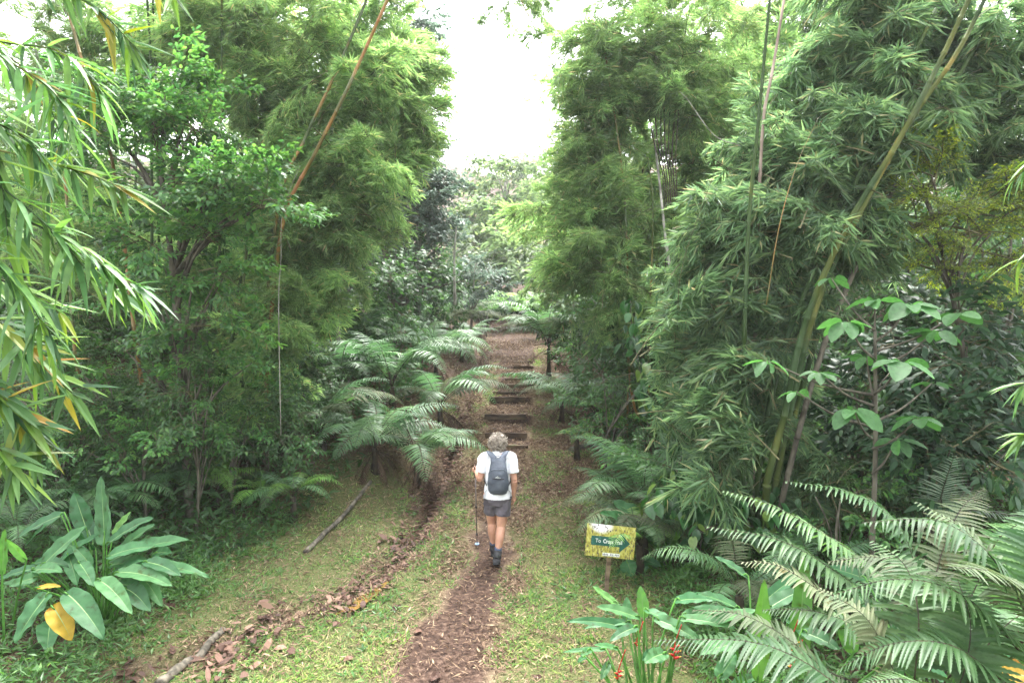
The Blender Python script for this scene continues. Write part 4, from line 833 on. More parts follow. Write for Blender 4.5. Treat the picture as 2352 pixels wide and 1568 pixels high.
# broadleaf tree on the left in tiers
tree('broadleaf_tree', 'bright green broadleaf tree on the left with crown in flat tiers before the bamboo', 'tree', 430, 9.6, BUSH,
     [(350, 235, 9.4, 140, 42, 30), (440, 290, 9.2, 75, 40, 14), (250, 310, 9.6, 100, 40, 12), (520, 420, 8.9, 90, 32, 18), (605, 468, 8.7, 42, 16, 8), (400, 420, 9.4, 150, 42, 14), (360, 560, 9.2, 150, 42, 12), (470, 545, 8.9, 60, 20, 6),
      (500, 650, 9, 90, 30, 8), (330, 690, 9.2, 120, 35, 9), (460, 745, 9.1, 100, 30, 7), (220, 800, 9.1, 120, 50, 8), (500, 830, 9.2, 55, 22, 6)], .07, 'bark', None, 1, sc=(.5, .85), out=.35)
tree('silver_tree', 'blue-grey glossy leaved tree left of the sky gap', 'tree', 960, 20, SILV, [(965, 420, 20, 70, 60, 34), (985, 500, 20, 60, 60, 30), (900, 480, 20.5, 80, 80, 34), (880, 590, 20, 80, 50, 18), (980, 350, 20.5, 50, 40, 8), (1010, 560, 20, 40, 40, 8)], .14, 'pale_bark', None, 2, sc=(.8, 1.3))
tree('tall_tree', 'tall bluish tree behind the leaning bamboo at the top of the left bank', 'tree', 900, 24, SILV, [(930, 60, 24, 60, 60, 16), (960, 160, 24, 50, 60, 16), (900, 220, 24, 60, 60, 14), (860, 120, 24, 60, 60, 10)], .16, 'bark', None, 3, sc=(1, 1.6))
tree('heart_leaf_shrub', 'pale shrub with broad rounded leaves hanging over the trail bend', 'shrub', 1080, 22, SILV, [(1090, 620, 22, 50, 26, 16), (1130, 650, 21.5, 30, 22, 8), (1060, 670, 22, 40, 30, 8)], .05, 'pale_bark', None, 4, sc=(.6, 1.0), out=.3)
for i, (px, d, bl, lab) in enumerate([
    (1170, 42, [(1160, 420, 42, 75, 45, 16), (1190, 500, 41, 90, 50, 16), (1100, 500, 43, 60, 50, 10), (1150, 570, 40, 90, 50, 16)], 'rounded hazy tree on the hill in the middle of the sky gap'),
    (1270, 46, [(1260, 440, 46, 60, 50, 12), (1300, 400, 47, 50, 40, 8), (1260, 530, 45, 80, 50, 12)], 'pale hazy tree on the hill behind the right-hand bamboo'),
    (1160, 54, [(1165, 390, 54, 40, 26, 7), (1200, 440, 53, 50, 30, 6)], 'highest faint tree top in the sky gap'),
    (1130, 34, [(1120, 590, 34, 60, 40, 12), (1190, 630, 33, 60, 32, 12), (1240, 600, 34, 50, 40, 10)], 'green tree just beyond the end of the trail')]):
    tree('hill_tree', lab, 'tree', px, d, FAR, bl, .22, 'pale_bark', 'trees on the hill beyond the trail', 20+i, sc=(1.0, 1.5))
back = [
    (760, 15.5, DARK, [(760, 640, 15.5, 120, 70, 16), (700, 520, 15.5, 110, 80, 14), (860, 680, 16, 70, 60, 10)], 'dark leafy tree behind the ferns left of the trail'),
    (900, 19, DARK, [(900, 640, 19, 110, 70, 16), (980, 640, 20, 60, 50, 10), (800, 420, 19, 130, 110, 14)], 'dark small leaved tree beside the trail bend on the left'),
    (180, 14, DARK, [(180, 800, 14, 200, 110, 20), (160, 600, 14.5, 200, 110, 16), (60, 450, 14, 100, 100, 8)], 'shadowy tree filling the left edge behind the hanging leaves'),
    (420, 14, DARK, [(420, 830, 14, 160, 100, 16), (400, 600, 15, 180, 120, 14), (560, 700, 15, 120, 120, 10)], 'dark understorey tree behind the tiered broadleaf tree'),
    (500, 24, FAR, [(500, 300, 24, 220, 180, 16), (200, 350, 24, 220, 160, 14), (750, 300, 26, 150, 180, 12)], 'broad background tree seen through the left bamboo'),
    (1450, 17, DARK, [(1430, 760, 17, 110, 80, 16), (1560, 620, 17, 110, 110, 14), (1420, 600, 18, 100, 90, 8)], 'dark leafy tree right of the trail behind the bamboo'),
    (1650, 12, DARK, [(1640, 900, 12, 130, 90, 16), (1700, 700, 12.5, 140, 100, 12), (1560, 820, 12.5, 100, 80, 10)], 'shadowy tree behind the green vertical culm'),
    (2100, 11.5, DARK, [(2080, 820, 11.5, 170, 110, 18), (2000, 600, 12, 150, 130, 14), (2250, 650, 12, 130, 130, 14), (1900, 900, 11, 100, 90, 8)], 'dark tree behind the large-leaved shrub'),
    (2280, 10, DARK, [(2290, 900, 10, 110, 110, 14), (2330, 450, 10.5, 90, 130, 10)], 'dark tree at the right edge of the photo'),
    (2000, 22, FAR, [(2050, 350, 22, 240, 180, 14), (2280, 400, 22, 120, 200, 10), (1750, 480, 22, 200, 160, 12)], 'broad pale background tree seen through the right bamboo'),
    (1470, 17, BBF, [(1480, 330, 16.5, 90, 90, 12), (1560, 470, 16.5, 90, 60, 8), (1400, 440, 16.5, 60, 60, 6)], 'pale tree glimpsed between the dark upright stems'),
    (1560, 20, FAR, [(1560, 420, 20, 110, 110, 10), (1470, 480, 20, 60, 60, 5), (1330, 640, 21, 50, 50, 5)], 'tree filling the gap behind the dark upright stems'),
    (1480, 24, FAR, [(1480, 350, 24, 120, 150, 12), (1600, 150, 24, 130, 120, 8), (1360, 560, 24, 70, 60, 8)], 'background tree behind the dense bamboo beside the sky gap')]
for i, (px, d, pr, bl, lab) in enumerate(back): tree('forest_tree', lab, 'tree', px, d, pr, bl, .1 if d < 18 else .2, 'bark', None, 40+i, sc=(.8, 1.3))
tree('feathery_tree', 'tree with fine yellow-green feathery leaves at the right below the bamboo', 'tree', 2230, 8, LIME, [(2120, 425, 7.8, 60, 16, 12), (2280, 470, 7.8, 70, 22, 10), (2110, 520, 7.7, 60, 16, 12), (2220, 540, 7.6, 50, 16, 9), (2300, 590, 7.8, 60, 30, 8), (2170, 610, 7.9, 50, 20, 5)], .035, 'bark', None, 61, sc=(.6, 1.0), out=.3)
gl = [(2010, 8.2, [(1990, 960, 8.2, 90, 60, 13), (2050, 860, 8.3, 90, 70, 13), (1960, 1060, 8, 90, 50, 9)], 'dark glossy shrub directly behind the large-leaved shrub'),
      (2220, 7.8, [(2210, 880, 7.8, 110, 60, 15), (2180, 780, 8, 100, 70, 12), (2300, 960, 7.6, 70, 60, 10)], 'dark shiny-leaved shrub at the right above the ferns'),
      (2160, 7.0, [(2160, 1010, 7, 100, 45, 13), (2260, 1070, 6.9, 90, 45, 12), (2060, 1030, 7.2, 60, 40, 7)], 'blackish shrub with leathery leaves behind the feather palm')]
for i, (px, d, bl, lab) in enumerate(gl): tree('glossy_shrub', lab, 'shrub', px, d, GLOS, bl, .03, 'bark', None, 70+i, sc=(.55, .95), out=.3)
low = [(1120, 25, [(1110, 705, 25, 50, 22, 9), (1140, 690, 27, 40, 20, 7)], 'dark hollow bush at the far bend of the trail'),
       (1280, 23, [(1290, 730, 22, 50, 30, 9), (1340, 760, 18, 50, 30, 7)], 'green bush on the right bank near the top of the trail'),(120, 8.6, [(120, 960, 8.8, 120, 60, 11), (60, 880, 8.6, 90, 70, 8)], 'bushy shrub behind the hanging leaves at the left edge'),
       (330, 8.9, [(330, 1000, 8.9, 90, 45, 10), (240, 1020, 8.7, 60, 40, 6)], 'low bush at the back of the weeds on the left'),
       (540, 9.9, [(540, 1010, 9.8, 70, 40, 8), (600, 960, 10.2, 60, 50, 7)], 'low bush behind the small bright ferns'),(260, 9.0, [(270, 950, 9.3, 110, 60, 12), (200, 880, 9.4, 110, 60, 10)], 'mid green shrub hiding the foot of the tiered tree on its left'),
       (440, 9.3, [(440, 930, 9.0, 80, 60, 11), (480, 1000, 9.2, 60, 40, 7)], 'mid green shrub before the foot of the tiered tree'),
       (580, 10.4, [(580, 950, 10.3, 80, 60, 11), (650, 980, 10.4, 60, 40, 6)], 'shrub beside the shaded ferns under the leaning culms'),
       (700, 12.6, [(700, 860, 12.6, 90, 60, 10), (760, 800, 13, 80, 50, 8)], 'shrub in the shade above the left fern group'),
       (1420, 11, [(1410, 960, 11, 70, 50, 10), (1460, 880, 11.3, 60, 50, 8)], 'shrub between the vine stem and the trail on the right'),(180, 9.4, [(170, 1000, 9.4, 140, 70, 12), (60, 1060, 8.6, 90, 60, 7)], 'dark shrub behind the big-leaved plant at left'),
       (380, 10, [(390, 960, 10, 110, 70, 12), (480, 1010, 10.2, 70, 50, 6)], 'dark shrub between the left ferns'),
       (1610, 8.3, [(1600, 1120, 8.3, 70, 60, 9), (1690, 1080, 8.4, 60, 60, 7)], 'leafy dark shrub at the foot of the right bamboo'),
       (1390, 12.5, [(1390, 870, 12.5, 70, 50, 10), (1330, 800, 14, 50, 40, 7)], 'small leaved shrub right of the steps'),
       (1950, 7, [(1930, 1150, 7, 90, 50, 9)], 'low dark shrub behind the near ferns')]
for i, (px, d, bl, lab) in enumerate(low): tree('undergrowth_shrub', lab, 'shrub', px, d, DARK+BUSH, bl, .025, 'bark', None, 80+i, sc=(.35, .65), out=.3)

# ---------------------------------------------------------------- large-leaved shrub (each leaf a part)
def leaf_obj_mesh(m, L=1, W=.5, k=8, droop=.15, seed=0, name='leaf', ripple=.03, pointy=.62):
    r = np.random.default_rng(seed); mb = MB(); V = []; ac = (-1, -.5, 0, .5, 1)
    for i in range(k+1):
        t = i/k; wd = W*.5*max(.02, math.sin(math.pi*t**.85))**pointy
        for a_ in ac: V.append([L*t, wd*a_, -droop*L*t*t+.22*abs(a_)*wd+(ripple*W if i % 2 else 0)*(abs(a_) > .2)])
    T = []
    for i in range(k):
        for j in range(4): q_ = i*5+j; T += [[q_, q_+5, q_+6], [q_, q_+6, q_+1]]
    mb.add(V, T, m, r.random()); return mb.mesh(name, True)
BL = [leaf_obj_mesh('bigleaf', 1, .58, 9, .2, s) for s in (1, 2, 3)]
VL = [leaf_obj_mesh('vine', 1, .62, 6, .25, s, pointy=.7) for s in (1, 2, 3, 4)]
r = np.random.default_rng(55); b = base_at(2010, 6.4)
bs = thing('large_leaf_shrub', 'slender shrub on the right with whorls of large matte light green leaves', 'shrub', b); bsl = np.array(b)
hubs = [(2010, 690, 6.5, .24, 6), (2150, 760, 6.4, .24, 6), (1990, 820, 6.5, .22, 6), (1830, 900, 6.3, .18, 5), (2060, 1010, 6.3, .22, 5), (2140, 880, 6.6, .22, 5), (1945, 740, 6.3, .27, 7), (2090, 700, 6.3, .30, 8), (2200, 720, 6.6, .26, 5), (1765, 830, 6.1, .20, 6), (1880, 855, 6.1, .18, 7), (2070, 830, 6.0, .32, 6), (1960, 940, 6.0, .27, 8), (2110, 960, 6.1, .25, 6), (1910, 640, 6.8, .18, 5)]
mb = MB(); tpt = P(2010, 760, 6.4); mb.add(*tube(spline([bsl-[0, 0, .1], (bsl+tpt)/2+[.03, 0, 0], tpt], 12), np.linspace(.03, .014, 12), 6), 'bark'); part('trunk', mb, bs, True)
for (px, py, d, L, n_) in hubs:
    h_ = P(px, py, d); s0 = bsl+(tpt-bsl)*np.clip((h_[2]-.35-bsl[2])/(tpt[2]-bsl[2]), .2, 1); mb = MB(); mb.add(*tube(spline([s0, (s0+h_)/2+[0, 0, -.05], h_], 8), np.linspace(.014, .007, 8), 5), 'bark'); part('branch', mb, bs, True)
    a0 = r.random()*6
    for i in range(n_):
        yaw = a0+i*2*math.pi/n_+r.normal(0, .25); s = L*r.uniform(.68, 1.02); hp = h_+np.array([math.cos(yaw), math.sin(yaw), 0])*.04
        link('leaf', BL[i % 3], bs, hp-bsl, (r.normal(0, .35), r.uniform(-.05, .6), yaw), s)
# ---------------------------------------------------------------- vines
def vine(label, paths, n_, L, seed, group='leafy vines climbing at the forest edge'):
    r = np.random.default_rng(seed); pts0 = P(*paths[0][0]); g0 = np.array([pts0[0], pts0[1], gz(pts0[0], pts0[1])]); th = thing('climbing_vine', label, 'vine', g0, group)
    for pth in paths:
        C = spline([P(*p) for p in pth], 20); mb = MB(); mb.add(*tube(C, .008, 5), 'bark'); part('vine_stem', mb, th, True)
        for i in range(n_):
            p = C[r.integers(20)]+r.normal(0, .1, 3)*[1.2, .8, .8]; yaw = -math.pi/2+r.normal(0, 1.1)
            link('leaf', VL[i % 4], th, p-g0, (r.normal(0, .3), r.uniform(.5, 1.35), yaw), L*r.uniform(.6, 1.2))
vine('vine with overlapping heart shaped leaves climbing a stem right of the steps', [[(1500, 930, 10.6), (1470, 850, 10.6), (1452, 750, 10.6), (1448, 690, 10.7)]], 75, .19, 1)
vine('glossy leafed vine draped below the bamboo beside the tall ferns', [[(1560, 1180, 7.8), (1555, 1080, 7.9), (1600, 980, 8), (1590, 900, 8.2)], [(1640, 1190, 7.6), (1620, 1120, 7.6), (1660, 1040, 7.8)], [(1500, 1150, 8.0), (1560, 1130, 7.8), (1600, 1170, 7.6)]], 60, .17, 2)
vine('broad-leaved creeper at the foot of the leaning culms behind the near fern', [[(1700, 1230, 7.2), (1720, 1160, 7.2), (1790, 1140, 7.3)], [(1610, 1220, 7.3), (1670, 1200, 7.3), (1740, 1210, 7.2)]], 42, .16, 3)
stem([(1555, 760, 7.8), (1570, 600, 7.6), (1660, 340, 7.8), (1640, 330, 7.9)], .004, 'twig', 'thin bare twig bent in front of the dense bamboo', 'twig', 'twig')
stem([(1700, 335, 8.2), (1640, 310, 8.2), (1580, 230, 8.2), (1560, 210, 8.2)], .007, 'pale_bark', 'long pale thin stem arching between the two bamboo clumps on the right', 'twig', 'twig')
stem([(1760, 700, 7), (1790, 520, 7), (1830, 380, 7.1), (1880, 270, 7.2)], .006, 'culm_o', 'thin orange stem curving up beside the big right bamboo', 'twig', 'twig')
stem([(645, 1000, 9.5), (640, 700, 9.5), (645, 600, 9.5), (650, 480, 9.6), (690, 380, 9.8)], .007, 'pale_bark', 'thin pale hanging stem before the leaning orange culms', 'twig', 'twig')
stem([(780, 830, 14), (775, 700, 14), (790, 600, 14.3), (800, 480, 14.5)], .055, 'pale_bark', 'slim grey trunk standing in the shade left of the ferns', 'trunk', 'slim_trunk')
stem([(1045, 700, 19), (1043, 600, 19), (1048, 520, 19)], .05, 'pale_bark', 'slim pale trunk below the blue-grey tree', 'trunk', 'slim_trunk')

# ================================================================ FERNS
def fern(label, px, py, d, L, n_, protos, seed, el=(0, .35), dead=0, group='ferns growing along the trail', name='fern', yaws=None, cat='fern'):
    r = np.random.default_rng(3000+seed); c = P(px, py, d); g = gz(c[0], c[1]); zc = max(c[2], g+.06); th = thing(name, label, cat, (c[0], c[1], g), group); h_ = min(zc-g, .95 if 'tree fern' in label else .38); n_ = int(n_*1.6) if d > 7 else n_; L = L*1.22; dead = int(dead*1.8)
    mb = MB(); mb.add(*tube([[0, 0, -.1], [.01, 0, h_*.5], [0, 0, h_]], [.06+.02*L, .05, .045], 8), 'stipe'); part('trunk', mb, th, True, False) if False else link('trunk', mb.mesh('trunk', True), th)
    a0 = r.random()*6
    for i in range(n_):
        yaw = (a0+i*2*math.pi/n_+r.normal(0, .25)) if yaws is None else r.uniform(*yaws)
        s = L/1.5*r.uniform(.75, 1.12); link('frond', protos[i % len(protos)], th, (0, 0, h_), (r.normal(0, .15), r.uniform(-el[1], -el[0])+.15, yaw), s)
    for i in range(dead):
        link('dead_frond', FRD[0], th, (0, 0, h_-.03), (0, r.uniform(-.1, .5), r.uniform(0, 6.28)), L/1.5*r.uniform(.6, 1.1))
    return th
FM = FR+FRG[:1]
ferns = [
 ('large fern overhanging the ditch, nearest of the left group', 955, 985, 11.3, 1.3, 13, FM, (0, .3), 8),
 ('dark green fern left of the one overhanging the ditch', 860, 1000, 11.2, 1.35, 11, FR, (0, .3), 6),
 ('pale fern with drooping fronds at the left end of the fern group', 740, 930, 11.6, 1.35, 10, FRG+FR, (0, .3), 4),
 ('tall fern behind the middle of the left group', 900, 860, 13.5, 1.6, 12, FR, (.1, .45), 4),
 ('fern on the bank above the ditch with fronds reaching to the trail', 1010, 850, 14.5, 1.6, 12, FM, (0, .3), 6),
 ('fern high on the left bank near the bend', 1000, 780, 17, 1.7, 12, FR, (0, .4), 4),
 ('upright dark fern under the trees at the back of the left group', 830, 780, 15.5, 1.8, 12, FR, (.3, .7), 0),
 ('fern rising behind the pale drooping one', 780, 860, 13.2, 1.5, 11, FR, (.1, .5), 0),
 ('shaded fern left of the group under the bamboo', 640, 900, 11.4, 1.2, 9, FR, (0, .4), 0),
 ('small fern low on the ditch bank beyond the group', 1060, 800, 20, 1.2, 9, FR, (0, .3), 3),
 ('fern beside the pale branch before the hollow', 1050, 745, 22, 1.6, 10, FRG, (0, .3), 0),
 ('small bright green fern at the edge of the weeds on the left', 600, 1050, 9.9, .62, 6, FRB, (-.2, .2), 0),
 ('bright fern with two hanging fronds right of the small bright one', 670, 1040, 9.9, .85, 8, FRB+FR, (-.2, .2), 0),
 ('fern in the shade left of the bright small fern', 430, 1070, 9.6, .95, 8, FRB+FR, (0, .3), 0),
 ('broad dark fern behind the big-leaved plant', 245, 1110, 8.6, .95, 9, FR, (0, .3), 0),
 ('fern with one long arching frond under the left bamboo', 560, 1000, 10.6, 1.0, 7, FR, (.1, .5), 0),
 ('fern with arching fronds before the shrub at the foot of the tiered tree', 330, 1080, 9.3, 1.0, 8, FR, (0, .3), 0),
 ('pale fern between the weeds and the shade on the left', 500, 1060, 10, .9, 7, FRG+FRB, (0, .3), 0),
 ('low fern on the left verge near the top of the trail', 1080, 770, 24, 1.0, 8, FR, (0, .3), 0),
 ('low pale fern on the right verge above the steps', 1235, 760, 24, 1.0, 8, FRB, (0, .3), 0),
 ('small shaded fern at the far left edge', 40, 1200, 7.4, .8, 8, FR, (0, .3), 0),
 ('tall slender tree fern right of the upper steps', 1260, 800, 18, 1.75, 14, FM, (.25, .6), 3),
 ('fern spreading over the right side of the steps', 1290, 880, 14.8, 1.4, 13, FRG+FR, (0, .4), 5),
 ('tiny fern on the right edge of the trail', 1325, 940, 12.5, .5, 6, FRB, (-.1, .2), 0),
 ('big fern with long green fronds right of the trail above the log', 1480, 1030, 9.4, 1.3, 11, FR, (.2, .6), 0),
 ('pale fern with fronds reaching left over the grass', 1440, 1075, 9.2, 1.15, 9, FRG+FR, (0, .3), 0),
 ('greyish fern right of the walker with a long frond to the left', 1480, 1130, 8.6, 1.0, 9, FRG, (-.05, .25), 0),
 ('bright fern above the sign', 1470, 1190, 8.2, .75, 8, FRB+FR, (0, .3), 0),
 ('faded fern with drooping grey fronds behind the sign', 1590, 1230, 8.4, .7, 8, FRG, (-.1, .25), 4),
 ('fern at the end of the trail under the hill trees', 1190, 690, 28, 2.1, 12, FRB, (0, .4), 0),
 ('fern left of the far end of the trail', 1120, 700, 27, 2.0, 11, FR, (0, .3), 0),
 ('pale fern far up the right bank', 1260, 690, 27, 2.0, 12, FRB, (0, .4), 0),
 ('dark fern on the right bank behind the steps fern', 1370, 880, 14, 1.3, 10, FR, (0, .4), 3),
 ('fern under the shrubs at the right behind the near fronds', 1880, 1200, 6.4, .9, 8, FR, (0, .3), 2),
 ('fern beneath the right bamboo behind the paddle leaves', 1700, 1280, 6.6, .9, 9, FRG+FR, (0, .3), 0)]
for i, (lab, px, py, d, L, n_, pr, el, dd) in enumerate(ferns): fern(lab, px, py, d, L, n_, pr, i, el, dd)
# feather palm in the shade on the right
pl = thing('feather_palm', 'grey-green feather palm frond in the shade above the near ferns', 'palm', base_at(2170, 6.6)); mb = MB()
M['palm'] = leaf_mat('palm_frond', [(0, (.10, .14, .10)), (1, (.16, .2, .15))], .5, .2)
for (a_, b_, c_) in (((2165, 1150, 6.6), (2160, 1130, 6.3), (2175, 1040, 6.1)), ((2190, 1190, 6.6), (2260, 1160, 6.4), (2330, 1180, 6.2))):
    mb = MB(); p0, p1, p2 = P(*a_), P(*b_), P(*c_); fern_frond(mb, [np.array(pl.location), p0+[0, 0, -.1], p0*.4+p1*.6, p2+[0, -.1, 0]], 'palm', .42, .022, 26, hang=.15, rrad=.01, stipe=.35, fwd=.9, taper=.9); part('frond', mb, pl)
# dead dark frond over the ditch
df = thing('dead_frond', 'withered black-brown frond hanging over the ditch left of the walker', 'dead frond', G(930, 1030)); mb = MB()
fern_frond(mb, [P(935, 985, 11), P(960, 1040, 10.7), P(1000, 1072, 10.5), P(1054, 1086, 10.4)], 'dead', .25, .028, 22, hang=1.3, rrad=.01, stipe=.1); part('rachis', mb, df)

# ---------------------------------------------------------------- near ferns, bottom right
def near_fern(label, base, fronds, seed):
    r = np.random.default_rng(seed); b = np.array([base[0], base[1], gz(base[0], base[1])]); th = thing('fern', label, 'fern', b, 'large near ferns at the bottom right'); top = b+[0, 0, .35]
    mb = MB(); mb.add(*tube([b-[0, 0, .1], top], [.07, .05], 8), 'stipe'); part('trunk', mb, th, True)
    for (pts, m, pin, hang, n_) in fronds:
        C = [P(*p) for p in pts]; mb = MB(); full = [top, (top+C[0])/2+[0, 0, .12]]+C
        L1 = np.sum(np.linalg.norm(np.diff(np.array(full), axis=0), axis=1)); L0 = np.sum(np.linalg.norm(np.diff(np.array(full[:3]), axis=0), axis=1))
        fern_frond(mb, full, m, pin*1.0*r.uniform(.85, 1.12), .044*(pin/.26), int(n_*1.2), True, hang*.5, .008, max(.05, L0/L1*.8), r, .6); part('frond', mb, th)
near_fern('near fern at the bottom right with a glossy frond pointing up left', P(2160, 1500, 4.6)[:2], [
    ([(2050, 1340, 4.5), (1900, 1230, 4.5), (1760, 1155, 4.6), (1655, 1125, 4.7)], 'fern_near', .25, .9, 40),
    ([(2060, 1420, 4.3), (1930, 1320, 4.3), (1790, 1240, 4.4), (1620, 1208, 4.6)], 'fern_near', .28, .7, 40),
    ([(2110, 1330, 4.8), (2060, 1200, 4.9), (1950, 1130, 5), (1800, 1105, 5.1)], 'fern_near', .30, .5, 34),
    ([(2000, 1450, 4.1), (1900, 1370, 4.1), (1790, 1300, 4.2), (1700, 1290, 4.3)], 'fern_grey', .26, .5, 36),
    ([(2240, 1350, 4.9), (2300, 1230, 5), (2400, 1180, 5.1)], 'fern_near', .3, .5, 30),
    ([(2150, 1320, 5), (2200, 1180, 5.2), (2260, 1120, 5.5)], 'fern_grey', .25, .5, 30)], 1)
near_fern('near fern at the right edge with long hanging leaflets', P(2400, 1600, 3.6)[:2], [
    ([(2352, 1400, 3.5), (2270, 1270, 3.5), (2150, 1195, 3.6), (1980, 1200, 3.7)], 'fern_near', .30, 1.0, 34),
    ([(2330, 1480, 3.4), (2200, 1360, 3.4), (2050, 1330, 3.5), (1900, 1370, 3.6)], 'fern_near', .27, .6, 36),
    ([(2380, 1330, 3.7), (2420, 1200, 3.8), (2480, 1150, 4)], 'fern_near', .3, .5, 30),
    ([(2400, 1400, 3.3), (2300, 1320, 3.2), (2180, 1300, 3.1)], 'fern_grey', .28, .4, 30),
    ([(2300, 1560, 3.2), (2180, 1480, 3.2), (2040, 1480, 3.3), (1920, 1540, 3.4)], 'fern_near', .24, .4, 36),
    ([(2330, 1380, 3.9), (2230, 1230, 4.1), (2100, 1150, 4.3)], 'fern_grey', .26, .6, 32)], 2)
near_fern('lowest near fern at the bottom edge with whitish and green fronds', P(2080, 1800, 3.7)[:2], [
    ([(1900, 1540, 3.7), (1800, 1460, 3.8), (1700, 1410, 3.9), (1590, 1400, 4.1)], 'fern_grey', .24, .5, 34),
    ([(1950, 1590, 3.4), (1830, 1510, 3.5), (1700, 1470, 3.6), (1500, 1470, 3.8)], 'fern_near', .24, .5, 36),
    ([(2060, 1560, 3.5), (1990, 1420, 3.6), (1880, 1350, 3.8)], 'fern_grey', .27, .4, 32),
    ([(2100, 1560, 3.5), (2110, 1420, 3.6), (2080, 1300, 3.8), (2000, 1240, 4)], 'fern_near', .27, .5, 34),
    ([(1990, 1620, 3.3), (1880, 1590, 3.3), (1760, 1600, 3.4)], 'fern_near', .22, .4, 30),
    ([(2200, 1580, 3.3), (2230, 1440, 3.4), (2200, 1330, 3.6)], 'fern_near', .27, .4, 34),
    ([(2030, 1500, 3.9), (1950, 1430, 3.9), (1850, 1400, 4), (1750, 1400, 4.1)], 'fern_near', .25, .6, 34), ([(2160, 1600, 3.1), (2080, 1560, 3.0), (1980, 1568, 3.0)], 'fern_near', .22, .4, 30),
    ([(2180, 1450, 3.8), (2120, 1330, 4), (2020, 1280, 4.2), (1900, 1290, 4.3)], 'fern_grey', .27, .5, 34), ([(2250, 1500, 3.5), (2330, 1420, 3.6), (2400, 1400, 3.7)], 'fern_near', .26, .5, 30)], 3)

# ================================================================ BIG-LEAVED PLANTS (each leaf a part)
def paddle_plant(label, base, leaves_, seed, name='big_leaf_plant', cat='plant', group=None):
    """leaves: (bx,by, tx,ty, d0,d1, width m, material, droop)"""
    r = np.random.default_rng(seed); b = np.array([base[0], base[1], gz(base[0], base[1])]); th = thing(name, label, cat, b, group)
    extra = []
    if len(leaves_) > 10:
        for k in range(int(len(leaves_)*(.45 if name == 'heliconia' else .8))):
            q = leaves_[r.integers(len(leaves_))]; jx, jy = r.normal(0, 22, 2); L0 = .8+.35*r.random(); tx = q[0]+(q[2]-q[0])*L0+r.normal(0, 28); ty = q[1]+(q[3]-q[1])*L0+r.normal(0, 18)
            extra.append((q[0]+jx, q[1]+jy, tx+jx, ty+jy, q[4]+r.uniform(.1, .5), q[5]+r.uniform(.1, .5), q[6]*r.uniform(.7, 1.1), 'paddle' if q[7] == 'paddle_yellow' else q[7], q[8]))
    for (bx, by, tx, ty, d0, d1, W, m, dr) in leaves_+extra:
        p0 = P(bx, by, d0); p1 = P(tx, ty, d1); L = np.linalg.norm(p1-p0); mb = MB(); up = np.array([r.normal(0, .15), -.45+r.normal(0, .15), 1.]); p1b = p1+[0, 0, dr*L*.9]
        if abs(norm(p1b-p0)[2]) > .8: up = np.array([r.normal(0, .3), -1., .2])
        paddle(mb, p0, p1b-p0, up, np.linalg.norm(p1b-p0), W, m, dr, .05, r=r)
        lf = part('leaf', mb, th, True, label='yellowing leaf with a brown edge' if m == 'paddle_yellow' else None)
        foot = b+np.array([r.normal(0, .07), r.normal(0, .07), -.05]); mb = MB(); mb.add(*tube(spline([foot, foot*.4+p0*.6+[0, 0, .05], p0, p0+norm(p1b-p0)*.05], 8), [.012, .011, .01, .009, .008, .008, .007, .006], 5), 'paddle_light'); part('petiole', mb, th, True)
    return th
pb = G(235, 1440)
paddle_plant('big-leaved plant with broad blue-green paddle leaves at the bottom left', pb[:2], [
    (240, 1230, 232, 1092, 6.9, 7.1, .17, 'paddle', 0), (245, 1250, 352, 1185, 6.8, 6.7, .17, 'paddle', .15), (250, 1290, 435, 1232, 6.7, 6.5, .20, 'paddle', .2), (245, 1280, 365, 1250, 6.6, 6.5, .16, 'paddle', .2), (250, 1320, 330, 1285, 6.6, 6.4, .13, 'paddle', .15),
    (330, 1290, 415, 1320, 6.4, 6.2, .15, 'paddle', .25), (265, 1315, 395, 1340, 6.4, 6.1, .17, 'paddle', .25), (285, 1350, 345, 1400, 6.3, 6.0, .19, 'paddle', .3), (225, 1330, 303, 1408, 6.2, 5.9, .17, 'paddle', .3), (150, 1360, 240, 1468, 6.1, 5.8, .22, 'paddle', .3),
    (115, 1360, 35, 1478, 6.1, 5.8, .22, 'paddle', .3), (95, 1300, 200, 1205, 6.5, 6.7, .19, 'paddle', .1), (150, 1180, 38, 1235, 6.9, 6.8, .15, 'paddle', .2), (90, 1325, 20, 1345, 6.4, 6.3, .13, 'paddle', .2), (75, 1310, 145, 1310, 6.5, 6.3, .13, 'paddle', .2),
    (180, 1290, 215, 1345, 6.5, 6.2, .14, 'paddle', .2), (120, 1390, 165, 1470, 6.0, 5.85, .20, 'paddle_yellow', .2), (85, 1350, 140, 1345, 6.2, 6.1, .06, 'paddle_yellow', .1), (260, 1230, 300, 1175, 7.0, 7.1, .12, 'paddle_light', 0), (200, 1220, 170, 1130, 7.1, 7.2, .2, 'paddle', .05),
    (270, 1370, 380, 1368, 6.5, 6.3, .12, 'paddle', .2), (210, 1300, 168, 1250, 6.8, 6.9, .12, 'paddle', .1), (330, 1330, 372, 1392, 6.4, 6.2, .13, 'paddle', .3)], 4)
pb = (P(5, 1300, 6.2)[0], 6.2)
paddle_plant('upright light green paddle leaves at the left edge of the photo', pb, [(5, 1320, 12, 1215, 6.2, 6.2, .12, 'paddle_light', 0), (60, 1290, 10, 1235, 6.3, 6.2, .08, 'paddle_light', .1), (-10, 1380, -60, 1280, 6, 6, .15, 'paddle', .1)], 5)
pb = P(1540, 1330, 8.4)
